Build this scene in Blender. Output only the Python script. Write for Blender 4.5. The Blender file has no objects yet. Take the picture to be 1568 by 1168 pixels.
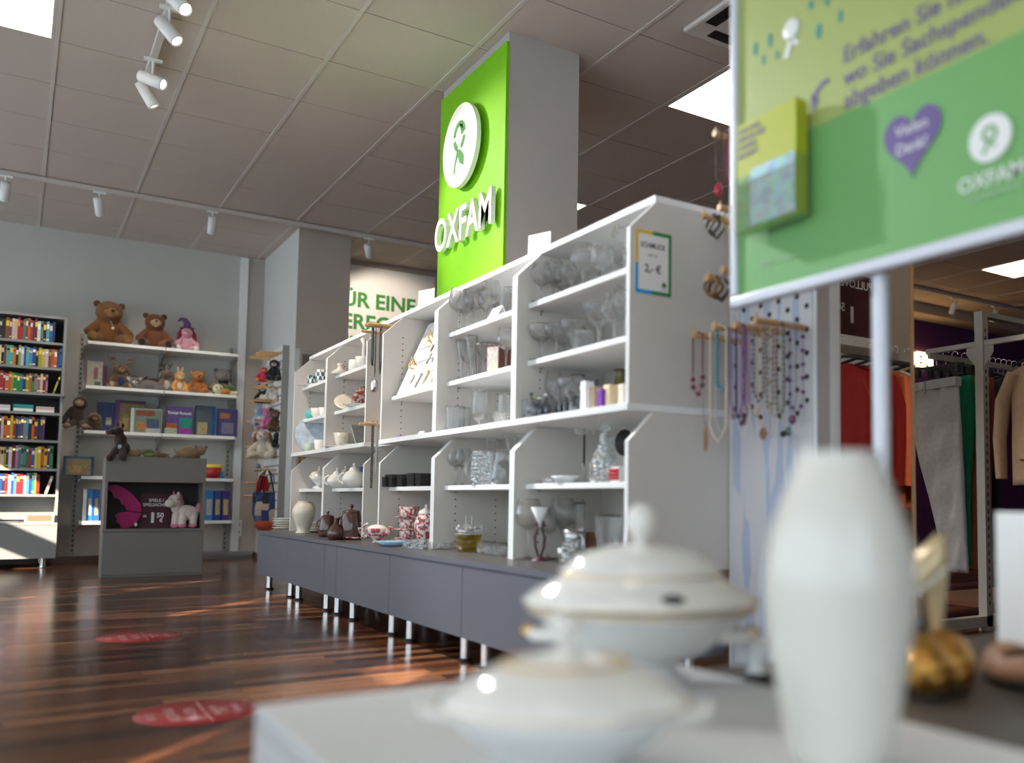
import bpy, bmesh, math, random
from mathutils import Vector, Matrix
random.seed(7)
PI = math.pi
S = bpy.context.scene
COL = S.collection

# ---------------------------------------------------------------- camera
H = 0.605
cR = Vector((0.82363222, -0.56706161, 0.00843242)); cU = Vector((-0.04462316, -0.04997623, 0.99775305)); cF = Vector((0.56536603, 0.82215784, 0.06646611))
FPX, CX, CY = 1385.926, 975.349, 674.446
cd = bpy.data.cameras.new('camera'); cam = bpy.data.objects.new('camera', cd); COL.objects.link(cam)
cam.matrix_world = Matrix(((cR.x, cU.x, -cF.x, 0), (cR.y, cU.y, -cF.y, 0), (cR.z, cU.z, -cF.z, H), (0, 0, 0, 1)))
cd.sensor_width = 36; cd.lens = FPX / 1568 * 36
cd.shift_x = (784 - CX) / 1568; cd.shift_y = (CY - 584) / 1568
cd.clip_start = 0.05; cd.clip_end = 60
cd.dof.use_dof = True; cd.dof.focus_distance = 5.3; cd.dof.aperture_fstop = 1.35
S.camera = cam
# ---------------------------------------------------------------- world, sun, exposure
S.view_settings.view_transform = 'Standard'; S.view_settings.look = 'None'
S.view_settings.exposure = 0.65; S.view_settings.gamma = 1.0; S.view_settings.use_curve_mapping = False
w = bpy.data.worlds.new('world'); S.world = w; w.use_nodes = True
bg = w.node_tree.nodes['Background']; bg.inputs[0].default_value = (0.70, 0.84, 1.0, 1); bg.inputs[1].default_value = 1.0
SUN = Vector((0.70, 0.72, -0.35)).normalized()
sd = bpy.data.lights.new('sun', 'SUN'); sd.energy = 12; sd.color = (1.0, 0.86, 0.68); sd.angle = 0.006
so = bpy.data.objects.new('sun', sd); COL.objects.link(so); so.rotation_euler = SUN.to_track_quat('-Z', 'Y').to_euler()

# pixel of the photograph -> point of the room, on a plane x=, y= or z=
def ray(u, v): return cF * FPX + cR * (u - CX) - cU * (v - CY)
def at(u, v, x=None, y=None, z=None):
    d = ray(u, v)
    t = x / d.x if x is not None else (y / d.y if y is not None else (z - H) / d.z)
    return Vector((d.x * t, d.y * t, d.z * t + H))

# ---------------------------------------------------------------- materials
M = {}
def mat(n, c, r=0.5, metal=0.0, noise=0.0, ns=40, bump=0.0, spec=0.5, emis=None, es=0, sheen=0, trans=0, coat=0, detail=4):
    m = bpy.data.materials.new(n); m.use_nodes = True; nt = m.node_tree; b = nt.nodes['Principled BSDF']
    b.inputs['Base Color'].default_value = (*c, 1); b.inputs['Roughness'].default_value = r; b.inputs['Metallic'].default_value = metal
    b.inputs['Specular IOR Level'].default_value = spec
    if coat: b.inputs['Coat Weight'].default_value = coat
    if sheen: b.inputs['Sheen Weight'].default_value = sheen
    if emis: b.inputs['Emission Color'].default_value = (*emis, 1); b.inputs['Emission Strength'].default_value = es
    tc = nt.nodes.new('ShaderNodeTexCoord'); nz = nt.nodes.new('ShaderNodeTexNoise'); nz.inputs['Scale'].default_value = ns; nz.inputs['Detail'].default_value = detail
    nt.links.new(tc.outputs['Object'], nz.inputs['Vector'])
    if noise:
        mx = nt.nodes.new('ShaderNodeMix'); mx.data_type = 'RGBA'
        mx.inputs[6].default_value = (*[k * (1 - noise) for k in c], 1); mx.inputs[7].default_value = (*[min(1, k * (1 + noise)) for k in c], 1)
        nt.links.new(nz.outputs['Fac'], mx.inputs[0]); nt.links.new(mx.outputs[2], b.inputs['Base Color'])
    if bump:
        bp = nt.nodes.new('ShaderNodeBump'); bp.inputs['Strength'].default_value = bump; bp.inputs['Distance'].default_value = 0.01
        nt.links.new(nz.outputs['Fac'], bp.inputs['Height']); nt.links.new(bp.outputs[0], b.inputs['Normal'])
    M[n] = m; return m
def glassmat(n, tint=(0.93, 0.95, 0.95), cut=0.0, base=0.06, power=3.0, ns=60, edge=0.75):
    # thin clear glass: see-through face on, reflecting at the rim, a cut pattern as bump
    m = bpy.data.materials.new(n); m.use_nodes = True; nt = m.node_tree; N = nt.nodes; L = nt.links
    N.remove(N['Principled BSDF']); out = N['Material Output']
    tr = N.new('ShaderNodeBsdfTransparent'); tr.inputs[0].default_value = (*tint, 1)
    gl = N.new('ShaderNodeBsdfGlossy'); gl.inputs['Roughness'].default_value = 0.015; gl.inputs['Color'].default_value = (1, 1, 1, 1)
    lw = N.new('ShaderNodeLayerWeight'); lw.inputs[0].default_value = 0.5
    pw = N.new('ShaderNodeMath'); pw.operation = 'POWER'; pw.inputs[1].default_value = power; L.new(lw.outputs['Facing'], pw.inputs[0])
    ml = N.new('ShaderNodeMath'); ml.operation = 'MULTIPLY_ADD'; ml.inputs[1].default_value = edge; ml.inputs[2].default_value = base; L.new(pw.outputs[0], ml.inputs[0])
    mx = N.new('ShaderNodeMixShader'); L.new(ml.outputs[0], mx.inputs[0]); L.new(tr.outputs[0], mx.inputs[1]); L.new(gl.outputs[0], mx.inputs[2]); L.new(mx.outputs[0], out.inputs[0])
    if cut:
        tc = N.new('ShaderNodeTexCoord'); vo = N.new('ShaderNodeTexVoronoi'); vo.inputs['Scale'].default_value = ns; L.new(tc.outputs['Object'], vo.inputs[0])
        bp = N.new('ShaderNodeBump'); bp.inputs['Strength'].default_value = cut; bp.inputs['Distance'].default_value = 0.01
        L.new(vo.outputs['Distance'], bp.inputs['Height']); L.new(bp.outputs[0], lw.inputs['Normal']); L.new(bp.outputs[0], gl.inputs['Normal'])
    M[n] = m; return m
def emat(n, c, s):
    m = bpy.data.materials.new(n); m.use_nodes = True; nt = m.node_tree; nt.nodes.remove(nt.nodes['Principled BSDF'])
    e = nt.nodes.new('ShaderNodeEmission'); e.inputs[0].default_value = (*c, 1); e.inputs[1].default_value = s
    nt.links.new(e.outputs[0], nt.nodes['Material Output'].inputs[0]); M[n] = m; return m

mat('wall_white', (0.55, 0.545, 0.51), 0.8, noise=0.03, ns=3, bump=0.03)
mat('wall_window_lit', (0.74, 0.74, 0.71), 0.8, noise=0.02, ns=3)  # corner wall made paler: window light falling on it is put into the colour
mat('wall_beige', (0.50, 0.44, 0.39), 0.8, noise=0.03, ns=3, bump=0.03)
mat('pillar_grey', (0.52, 0.48, 0.46), 0.85, noise=0.03, ns=4)
mat('ceiling_tile', (0.62, 0.53, 0.475), 0.95, noise=0.05, ns=160, bump=0.15)
mat('tbar', (0.66, 0.60, 0.56), 0.6, noise=0.02)
mat('gap', (0.12, 0.10, 0.09), 0.9)
mat('shelf_white', (0.88, 0.88, 0.87), 0.45, noise=0.015, ns=30)
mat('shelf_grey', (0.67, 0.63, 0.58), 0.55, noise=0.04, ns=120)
mat('case_grey', (0.26, 0.265, 0.265), 0.5, noise=0.04, ns=60)
mat('kiosk_grey', (0.19, 0.172, 0.16), 0.55, noise=0.05, ns=80)
mat('counter_front', (0.13, 0.135, 0.165), 0.42, noise=0.06, ns=90)
mat('counter_top', (0.085, 0.075, 0.068), 0.35, noise=0.06, ns=90)
mat('chrome', (0.8, 0.8, 0.8), 0.12, 1.0)
mat('steel', (0.5, 0.5, 0.5), 0.3, 1.0)
mat('rack_metal', (0.36, 0.34, 0.31), 0.45, 0.2, noise=0.04)
mat('alu', (0.66, 0.67, 0.74), 0.35, 0.25)
mat('black', (0.012, 0.012, 0.014), 0.5)
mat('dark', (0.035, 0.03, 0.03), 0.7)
mat('hole', (0.05, 0.035, 0.03), 0.9)
mat('wood_peg', (0.68, 0.42, 0.20), 0.5, noise=0.15, ns=60)
mat('white', (0.85, 0.85, 0.84), 0.4)
mat('paper', (0.86, 0.85, 0.84), 0.6)
mat('porcelain', (0.86, 0.83, 0.78), 0.10, coat=0.5)
mat('porcelain_cool', (0.80, 0.81, 0.80), 0.14, coat=0.4)
mat('vase_cream', (0.80, 0.775, 0.71), 0.22, coat=0.4, noise=0.02, ns=8)
mat('cream', (0.72, 0.66, 0.54), 0.25, coat=0.3)
mat('gold', (0.85, 0.55, 0.18), 0.2, 1.0)
mat('gold_sequin', (0.62, 0.33, 0.08), 0.22, 1.0, noise=0.5, ns=70, bump=1.0)
mat('green', (0.22, 0.62, 0.0), 0.5)
mat('green_dark', (0.02, 0.22, 0.01), 0.6)
mat('letter_green', (0.045, 0.27, 0.05), 0.6)
mat('disc_white', (0.93, 0.92, 0.88), 0.4)
mat('red', (0.55, 0.03, 0.04), 0.5)
mat('sticker_red', (0.36, 0.02, 0.025), 0.35)
mat('sticker_print', (0.62, 0.40, 0.38), 0.5)
mat('pink', (0.75, 0.16, 0.38), 0.6)
mat('magenta', (0.42, 0.01, 0.14), 0.5)
mat('maroon', (0.07, 0.008, 0.022), 0.5)
mat('purple', (0.17, 0.04, 0.28), 0.6)
mat('purple_wall', (0.09, 0.022, 0.14), 0.85)
mat('brown_glaze', (0.085, 0.028, 0.022), 0.12, coat=0.6)
mat('wood_dark', (0.16, 0.055, 0.03), 0.5, noise=0.2, ns=20)
mat('wood_mid', (0.33, 0.17, 0.09), 0.5, noise=0.2, ns=20)
mat('yellow', (0.80, 0.60, 0.05), 0.5)
mat('blue', (0.03, 0.12, 0.45), 0.4)
mat('teal', (0.02, 0.35, 0.38), 0.45)
mat('lightblue', (0.35, 0.55, 0.75), 0.35)
mat('orange', (0.75, 0.18, 0.03), 0.5)
mat('table_white', (0.66, 0.66, 0.66), 0.4, noise=0.02)
mat('table_dark', (0.085, 0.07, 0.058), 0.5, noise=0.08)
mat('skirt', (0.10, 0.05, 0.03), 0.4)
mat('mirror', (0.75, 0.74, 0.70), 0.02, 1.0)
glassmat('glass', base=0.07, power=2.3, edge=0.95)
glassmat('crystal', cut=0.6, base=0.20, power=1.6, ns=70, edge=0.85)
def dglass(n, tint, ior=1.42, clear=0.35, cut=0, ns=60):
    # blown glass with walls of its own thickness, part of the light passing straight through the thin wall
    m = bpy.data.materials.new(n); m.use_nodes = True; nt = m.node_tree; N = nt.nodes; L = nt.links; N.remove(N['Principled BSDF'])
    g = N.new('ShaderNodeBsdfGlass'); g.inputs['Color'].default_value = (*tint, 1); g.inputs['Roughness'].default_value = 0.0; g.inputs['IOR'].default_value = ior
    t = N.new('ShaderNodeBsdfTransparent'); t.inputs[0].default_value = (*tint, 1); mx = N.new('ShaderNodeMixShader'); mx.inputs[0].default_value = clear
    L.new(g.outputs[0], mx.inputs[1]); L.new(t.outputs[0], mx.inputs[2]); L.new(mx.outputs[0], N['Material Output'].inputs[0])
    if cut:
        tc = N.new('ShaderNodeTexCoord'); vo = N.new('ShaderNodeTexVoronoi'); vo.inputs['Scale'].default_value = ns; L.new(tc.outputs['Object'], vo.inputs[0])
        bp = N.new('ShaderNodeBump'); bp.inputs['Strength'].default_value = cut; bp.inputs['Distance'].default_value = 0.01; L.new(vo.outputs['Distance'], bp.inputs['Height']); L.new(bp.outputs[0], g.inputs['Normal'])
    M[n] = m
dglass('wallglass', (1, 1, 1), 1.45, 0.42); dglass('cutglass', (1, 1, 1), 1.5, 0.38, 0.45, 70)
glassmat('smoked', tint=(0.55, 0.6, 0.68), base=0.12, power=2)
glassmat('amber_glass', tint=(0.93, 0.84, 0.35), cut=0.6, base=0.10, power=2, ns=40)
glassmat('acrylic', tint=(0.95, 0.95, 0.92), base=0.05, power=2.5)
emat('lamp_panel', (1.0, 0.84, 0.60), 3.6)
emat('lamp_cool', (1.0, 0.95, 0.88), 7.0)
emat('spot_face', (1.0, 0.93, 0.85), 25.0)
emat('lit_letters', (1.0, 0.62, 0.22), 6.0)
# translucent sheet added over the unseen windows to spread the daylight
m = bpy.data.materials.new('added_film'); m.use_nodes = True; nt = m.node_tree; nt.nodes.remove(nt.nodes['Principled BSDF'])
t = nt.nodes.new('ShaderNodeBsdfTranslucent'); t.inputs[0].default_value = (0.62, 0.70, 0.78, 1); nt.links.new(t.outputs[0], nt.nodes['Material Output'].inputs[0]); M['added_film'] = m
# walnut strip parquet, strips along x
m = bpy.data.materials.new('floor_wood'); m.use_nodes = True; nt = m.node_tree; N = nt.nodes; L = nt.links; b = N['Principled BSDF']
tc = N.new('ShaderNodeTexCoord'); br = N.new('ShaderNodeTexBrick'); L.new(tc.outputs['Object'], br.inputs['Vector'])
br.inputs['Scale'].default_value = 1; br.inputs['Brick Width'].default_value = 0.62; br.inputs['Row Height'].default_value = 0.068; br.inputs['Mortar Size'].default_value = 0.0012
br.inputs['Color1'].default_value = (0, 0, 0, 1); br.inputs['Color2'].default_value = (1, 1, 1, 1); br.inputs['Mortar'].default_value = (0, 0, 0, 1)
br.offset = 0.37; br.inputs['Bias'].default_value = 0.0
pr_ = N.new('ShaderNodeValToRGB'); pe = pr_.color_ramp.elements; pe[0].color = (0.022, 0.009, 0.006, 1); pe[1].color = (0.36, 0.155, 0.070, 1)
for q_, c_ in ((0.25, (0.050, 0.019, 0.011, 1)), (0.5, (0.115, 0.042, 0.020, 1)), (0.75, (0.20, 0.078, 0.034, 1))): e = pe.new(q_); e.color = c_
L.new(br.outputs['Color'], pr_.inputs[0])
mp = N.new('ShaderNodeMapping'); mp.inputs['Scale'].default_value = (1.6, 26, 1); L.new(tc.outputs['Object'], mp.inputs[0])
nz = N.new('ShaderNodeTexNoise'); nz.inputs['Scale'].default_value = 2.2; nz.inputs['Detail'].default_value = 6; L.new(mp.outputs[0], nz.inputs['Vector'])
rp = N.new('ShaderNodeValToRGB'); rp.color_ramp.elements[0].position = 0.3; rp.color_ramp.elements[0].color = (0.45, 0.40, 0.38, 1); rp.color_ramp.elements[1].position = 0.7; rp.color_ramp.elements[1].color = (1.5, 1.45, 1.4, 1)
L.new(nz.outputs['Fac'], rp.inputs[0]); mx = N.new('ShaderNodeMix'); mx.data_type = 'RGBA'; mx.blend_type = 'MULTIPLY'; mx.inputs[0].default_value = 0.6
L.new(pr_.outputs[0], mx.inputs[6]); L.new(rp.outputs[0], mx.inputs[7]); L.new(mx.outputs[2], b.inputs['Base Color'])
b.inputs['Roughness'].default_value = 0.2; b.inputs['Specular IOR Level'].default_value = 0.28; b.inputs['Coat Weight'].default_value = 0.06; b.inputs['Coat Roughness'].default_value = 0.12
bp = N.new('ShaderNodeBump'); bp.inputs['Strength'].default_value = 0.05; L.new(nz.outputs['Fac'], bp.inputs['Height']); L.new(bp.outputs[0], b.inputs['Normal'])
M['floor_wood'] = m
def cmat(c, r=0.55, kind=''):
    k = 'c%s_%.2f_%.2f_%.2f_%.2f' % (kind, *c, r)
    if k in M: return k
    if kind == 'fur': mat(k, c, 0.95, noise=0.35, ns=120, bump=0.6, sheen=0.3)
    elif kind == 'cloth': mat(k, c, 0.9, noise=0.15, ns=45, bump=0.35)
    elif kind == 'bead': mat(k, c, 0.2, coat=0.5)
    elif kind == 'print':
        m = mat(k, c, 0.35); nt = m.node_tree; N = nt.nodes; tc = [n for n in N if n.type == 'TEX_COORD'][0]; nz = [n for n in N if n.type == 'TEX_NOISE'][0]; nz.inputs['Scale'].default_value = 22; nz.inputs['Detail'].default_value = 3
        vo = N.new('ShaderNodeTexVoronoi'); vo.inputs['Scale'].default_value = 34; nt.links.new(nz.outputs['Color'], vo.inputs['Vector']); vo.inputs['Scale'].default_value = 9
        mx = N.new('ShaderNodeMix'); mx.data_type = 'RGBA'; mx.blend_type = 'MULTIPLY'; mx.inputs[0].default_value = 0.45; mx.inputs[6].default_value = (*[min(1, q * 1.15) for q in c], 1); nt.links.new(vo.outputs['Color'], mx.inputs[7]); nt.links.new(mx.outputs[2], N['Principled BSDF'].inputs['Base Color'])
    else: mat(k, c, r)
    return k

# ---------------------------------------------------------------- mesh helpers
def zrot(axis):
    return Vector(axis).normalized().to_track_quat('Z', 'Y').to_matrix()
class MB:
    def __init__(s): s.v = []; s.f = []; s.m = []; s.s = []
    def add(s, vs, fs, mi=0, sm=False):
        o = len(s.v); s.v += [tuple(p) for p in vs]
        for f in fs: s.f.append([i + o for i in f]); s.m.append(mi); s.s.append(sm)
        return s
    def box(s, x0, x1, y0, y1, z0, z1, mi=0):
        vs = [(x, y, z) for z in (z0, z1) for y in (y0, y1) for x in (x0, x1)]
        return s.add(vs, [(0, 2, 3, 1), (4, 5, 7, 6), (0, 1, 5, 4), (2, 6, 7, 3), (0, 4, 6, 2), (1, 3, 7, 5)], mi)
    def prism(s, poly, axis, a, b, mi=0, mi_side=None):
        n = len(poly)
        def P(p, t): return {'x': (t, p[0], p[1]), 'y': (p[0], t, p[1]), 'z': (p[0], p[1], t)}[axis]
        vs = [P(p, a) for p in poly] + [P(p, b) for p in poly]
        s.add(vs, [list(range(n))[::-1], list(range(n, 2 * n))], mi)
        return s.add(vs, [(i, (i + 1) % n, n + (i + 1) % n, n + i) for i in range(n)], mi if mi_side is None else mi_side)
    def cyl(s, p0, p1, r0, r1=None, n=14, mi=0, cap=True, sm=True):
        p0 = Vector(p0); p1 = Vector(p1); r1 = r0 if r1 is None else r1; R = zrot(p1 - p0)
        vs = []
        for p, r in ((p0, r0), (p1, r1)):
            for i in range(n):
                a = 2 * PI * i / n; vs.append(p + R @ Vector((r * math.cos(a), r * math.sin(a), 0)))
        s.add(vs, [(i, (i + 1) % n, n + (i + 1) % n, n + i) for i in range(n)], mi, sm)
        if cap: s.add(vs, [list(range(n))[::-1], list(range(n, 2 * n))], mi)
        return s
    def lathe(s, prof, n=24, c=(0, 0, 0), mi=0, sx=1, sy=1, axis=None, flute=0, nf=0):
        R = zrot(axis) if axis else Matrix.Identity(3); c = Vector(c); vs = []
        for r, z in prof:
            for i in range(n):
                a = 2 * PI * i / n; q = r * (1 + (flute * math.cos(nf * a) if nf else 0))
                vs.append(c + R @ Vector((q * sx * math.cos(a), q * sy * math.sin(a), z)))
        k = len(prof)
        s.add(vs, [(j * n + i, j * n + (i + 1) % n, (j + 1) * n + (i + 1) % n, (j + 1) * n + i) for j in range(k - 1) for i in range(n)], mi, True)
        if prof[0][0] > 1e-4: s.add(vs[:n], [list(range(n))[::-1]], mi)
        return s
    def ell(s, c, r, mi=0, n=14, axis=None, rot=None):
        if not hasattr(r, '__len__'): r = (r, r, r)
        R = rot if rot is not None else (zrot(axis) if axis else Matrix.Identity(3)); c = Vector(c); vs = []; h = n // 2
        for j in range(h + 1):
            t = PI * j / h
            for i in range(n):
                a = 2 * PI * i / n
                vs.append(c + R @ Vector((r[0] * math.sin(t) * math.cos(a), r[1] * math.sin(t) * math.sin(a), -r[2] * math.cos(t))))
        return s.add(vs, [(j * n + i, j * n + (i + 1) % n, (j + 1) * n + (i + 1) % n, (j + 1) * n + i) for j in range(h) for i in range(n)], mi, True)
    def tube(s, pts, r, n=8, mi=0, flat=None):
        pts = [Vector(p) for p in pts]; k = len(pts); rs = r if hasattr(r, '__len__') else [r] * k; vs = []
        up = None
        for i, p in enumerate(pts):
            d = (pts[min(i + 1, k - 1)] - pts[max(i - 1, 0)]).normalized()
            if up is None: up = Vector((0, 0, 1)) if abs(d.z) < 0.9 else Vector((1, 0, 0))
            a = d.cross(up).normalized(); b_ = a.cross(d).normalized(); up = b_
            for j in range(n):
                t = 2 * PI * j / n; q = flat if flat else 1
                vs.append(p + a * rs[i] * math.cos(t) + b_ * rs[i] * q * math.sin(t))
        s.add(vs, [(i * n + j, i * n + (j + 1) % n, (i + 1) * n + (j + 1) % n, (i + 1) * n + j) for i in range(k - 1) for j in range(n)], mi, True)
        return s.add(vs, [list(range(n))[::-1], list(range((k - 1) * n, k * n))], mi)
    def merge(s, o, off=(0, 0, 0), mi=0):
        return s.add([Vector(p) + Vector(off) for p in o.v], o.f, mi, True)

def tag(o, label=None, cat=None, group=None, kind=None):
    if label: o['label'] = label
    if cat: o['category'] = cat
    if group: o['group'] = group
    if kind: o['kind'] = kind
    return o
def O(name, mb, mats, parent=None, loc=(0, 0, 0), bev=0, label=None, cat=None, group=None, kind=None, rz=0, rot=None, remesh=0):
    me = bpy.data.meshes.new(name); me.from_pydata(mb.v, [], mb.f)
    mats = [mats] if isinstance(mats, str) else mats
    for k in mats: me.materials.append(M[k])
    me.polygons.foreach_set('material_index', mb.m); me.polygons.foreach_set('use_smooth', mb.s)
    bm = bmesh.new(); bm.from_mesh(me); bmesh.ops.recalc_face_normals(bm, faces=bm.faces); bm.to_mesh(me); bm.free(); me.update()
    o = bpy.data.objects.new(name, me); COL.objects.link(o); o.location = loc
    if rot: o.rotation_euler = rot
    else: o.rotation_euler = (0, 0, rz)
    if parent: o.parent = parent
    if bev: md = o.modifiers.new('bevel', 'BEVEL'); md.width = bev; md.segments = 2; md.limit_method = 'ANGLE'
    if remesh:
        md = o.modifiers.new('remesh', 'REMESH'); md.mode = 'VOXEL'; md.voxel_size = remesh; md.use_smooth_shade = True
        md = o.modifiers.new('smooth', 'SMOOTH'); md.factor = 0.5; md.iterations = 3
    return tag(o, label, cat, group, kind)
def E_(name, label, cat, loc=(0, 0, 0), rz=0, group=None, rot=None):
    o = bpy.data.objects.new(name, None); COL.objects.link(o); o.location = loc; o.rotation_euler = rot if rot else (0, 0, rz); o.empty_display_size = 0.05
    return tag(o, label, cat, group)
def copytree(o, loc, rz=0, label=None, group=None, parent=None):
    c = o.copy(); COL.objects.link(c)
    if parent: c.parent = parent
    else:
        c.location = loc; c.rotation_euler = (0, 0, rz)
        if label: c['label'] = label
        if group: c['group'] = group
    for ch in list(o.children): copytree(ch, None, parent=c)
    return c
FR = {'-x': Matrix(((0, 0, -1), (-1, 0, 0), (0, 1, 0))), '-y': Matrix(((1, 0, 0), (0, 0, -1), (0, 1, 0))), '+y': Matrix(((-1, 0, 0), (0, 0, 1), (0, 1, 0))), 'up': Matrix.Identity(3)}
def text(name, body, size, m, loc, face='-y', ext=0.0005, bold=0.0, parent=None, align='LEFT', sx=1.0, rot2=0, shear=0, label=None):
    c = bpy.data.curves.new(name, 'FONT'); c.body = body; c.size = size; c.extrude = ext; c.offset = bold * size; c.align_x = align; c.shear = shear; c.resolution_u = 3
    t = bpy.data.objects.new(name, c); COL.objects.link(t)
    dg = bpy.context.evaluated_depsgraph_get(); me = bpy.data.meshes.new_from_object(t.evaluated_get(dg))
    bpy.data.objects.remove(t); me.name = name
    me.materials.clear(); me.materials.append(M[m])
    o = bpy.data.objects.new(name, me); COL.objects.link(o)
    mw = FR[face].to_4x4() @ Matrix.Rotation(rot2, 4, 'Z') @ Matrix.Diagonal((sx, 1, 1, 1)); mw.translation = Vector(loc); o.matrix_basis = mw
    if parent: o.parent = parent
    if label: o['label'] = label
    return o
def ordn(i): return ['first', 'second', 'third', 'fourth', 'fifth', 'sixth', 'seventh', 'eighth', 'ninth', 'tenth', 'eleventh', 'twelfth'][i]

# ================================================================ SETTING
CZ = 3.048
def ST(name, mb, m, bev=0): return O(name, mb, m, kind='structure', bev=bev)
ST('floor', MB().box(-3.2, 12.2, -3.2, 10, -0.1, 0), 'floor_wood')
# suspended ceiling: 625 mm tiles between thin bars
GX0, GY0, P = 0.0852, 5.6649, 0.625
xs = [GX0 + P * i for i in range(-6, 20)]; ys = [GY0 + P * j for j in range(-15, 8)]
lamps = {(-1, -1), (5, -3), (5, 1), (13, -1), (8, -7), (-3, -5), (-1, -9), (3, -8), (-4, 2), (11, 1), (13, -5)}
tiles = MB(); bars = MB()
tiles.box(-3.2, 12.2, -3.2, 10, CZ + 0.012, CZ + 0.1, 1)
ac = (4, -4)
for i in range(len(xs) - 1):
    for j in range(len(ys) - 1):
        k = (i - 6, j - 15)
        if k in lamps: continue
        tiles.box(xs[i] + 0.006, xs[i + 1] - 0.006, ys[j] + 0.004, ys[j + 1] - 0.004, CZ, CZ + 0.011, 0)
ST('ceiling', tiles, ['ceiling_tile', 'gap'])
for x in xs: bars.box(x - 0.011, x + 0.011, -3, 9.75, CZ - 0.004, CZ + 0.002)
ST('trim_1', bars, 'tbar')
for k in sorted(lamps):
    x0 = GX0 + P * k[0]; y0 = GY0 + P * k[1]
    lab = {(-1, -1): 'square ceiling light at the upper left corner of the photo', (5, -3): 'large square ceiling light beside the green hanging sign frame', (5, 1): 'square ceiling light peeking out behind the grey pillar', (13, -1): 'square ceiling light above the clothes racks'}.get(k, 'square ceiling light outside the view')
    t = E_('ceiling_light', lab, 'ceiling light', (x0, y0, CZ - 0.004), group='square ceiling light panels')
    O('light_frame', MB().box(0.012, P - 0.012, 0.008, 0.022, 0.0, 0.012).box(0.012, P - 0.012, P - 0.022, P - 0.008, 0, 0.012).box(0.012, 0.026, 0.022, P - 0.022, 0, 0.012).box(P - 0.026, P - 0.012, 0.022, P - 0.022, 0, 0.012), 'tbar', t)
    O('diffuser', MB().box(0.026, P - 0.026, 0.022, P - 0.022, 0.001, 0.01), 'lamp_cool' if k in ((5, -3),) else 'lamp_panel', t)
# walls
ST('wall_back', MB().box(-3.2, 2.03, 9.75, 9.9, 0, CZ), 'wall_white')
ST('wall_corner', MB().box(2.031, 2.5, 8.39, 9.9, 0, CZ, 0), ['wall_window_lit'])
ST('wall_panel', MB().box(2.032, 2.5, 8.382, 8.39, 1.95, CZ), 'wall_beige')
ST('wall_middle', MB().box(2.5, 8.6, 9.17, 9.3, 0, CZ), 'wall_beige')
ST('wall_purple', MB().box(8.2, 12.2, 7.35, 7.5, 0, 2.93), 'purple_wall')
ST('trim_2', MB().box(8.0, 12.2, 7.05, 7.5, 2.93, CZ), 'wall_beige')
ST('trim_7', MB().box(8.2, 8.3, 7.5, 9.2, 0, CZ), 'wall_beige')
ST('wall_right', MB().box(12.05, 12.2, -3.2, 7.5, 0, CZ), 'purple_wall')
ST('wall_front', MB().box(-3.2, 12.2, -3.2, -3.05, 0, 0.4).box(-3.2, 12.2, -3.2, -3.05, 2.7, CZ).box(-3.2, -2.6, -3.2, -3.05, 0.4, 2.7).box(1.0, 12.2, -3.2, -3.05, 0.4, 2.7), 'wall_beige')
ST('window_1', MB().box(-2.6, 1.0, -3.13, -3.12, 0.4, 2.7), 'added_film')
# window wall on the left: panes masked by an added sheet, gaps cut to shape sun streaks
gaps = [(-1.12, -1.05, 1.62, 1.84), (-1.40, -1.05, 2.07, 2.17), (1.22, 1.36, 1.9, 2.3), (2.80, 2.87, 1.75, 2.2), (2.93, 2.96, 1.75, 2.2), (3.22, 3.30, 1.45, 1.75), (3.38, 3.42, 1.45, 1.9), (5.0, 6.35, 1.92, 2.36), (5.62, 6.35, 1.57, 1.70)]
cuts = sorted({-3.2, 9.9} | {g[0] for g in gaps} | {g[1] for g in gaps})
added_film = MB(); wl = MB()
for a, b_ in zip(cuts[:-1], cuts[1:]):
    zs = sorted([(g[2], g[3]) for g in gaps if g[0] <= a + 1e-6 and g[1] >= b_ - 1e-6]); z = 0.3
    for (p, q) in zs:
        if p > z: added_film.box(-3.11, -3.10, a, b_, z, p)
        z = q
    if z < 2.7: added_film.box(-3.11, -3.10, a, b_, z, 2.7)
ST('window_mask', added_film, 'added_film')
ST('wall_left', MB().box(-3.2, -3.05, -3.2, 9.9, 0, 0.3).box(-3.2, -3.05, -3.2, 9.9, 2.7, CZ), 'wall_white')
for k, y in enumerate((-2.2, 0.4, 4.2, 7.0)): ST('trim_%d' % (k + 3), MB().box(-3.14, -3.04, y, y + 0.1, 0.3, 2.7), 'tbar')
# corner strip, skirting
ST('trim_8', MB().box(1.80, 1.87, 9.70, 9.75, 0.06, CZ - 0.02), 'shelf_white')
ST('trim_9', MB().box(1.87, 2.03, 9.735, 9.75, 0.06, CZ - 0.02), 'wall_beige')
ST('baseboard_back', MB().box(-3, 1.3, 9.735, 9.75, 0, 0.06), 'skirt')
ST('baseboard_side', MB().box(2.015, 2.03, 8.39, 9.735, 0, 0.06), 'skirt')
O('cable_duct', MB().box(1.15, 2.0, 9.68, 9.735, 0.03, 0.075), 'steel', label='grey metal cable duct along the foot of the back wall', cat='cable duct')
ot = E_('wall_socket', 'white double wall socket near the floor on the back wall', 'socket', (1.86, 9.735, 0.30))
O('cover', MB().box(-0.04, 0.04, -0.012, 0.0, -0.08, 0.08), 'white', ot, bev=0.003)
for z in (-0.038, 0.038): O('outlet', MB().cyl((0, -0.0125, z), (0, -0.014, z), 0.024), 'case_grey', ot)
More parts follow.
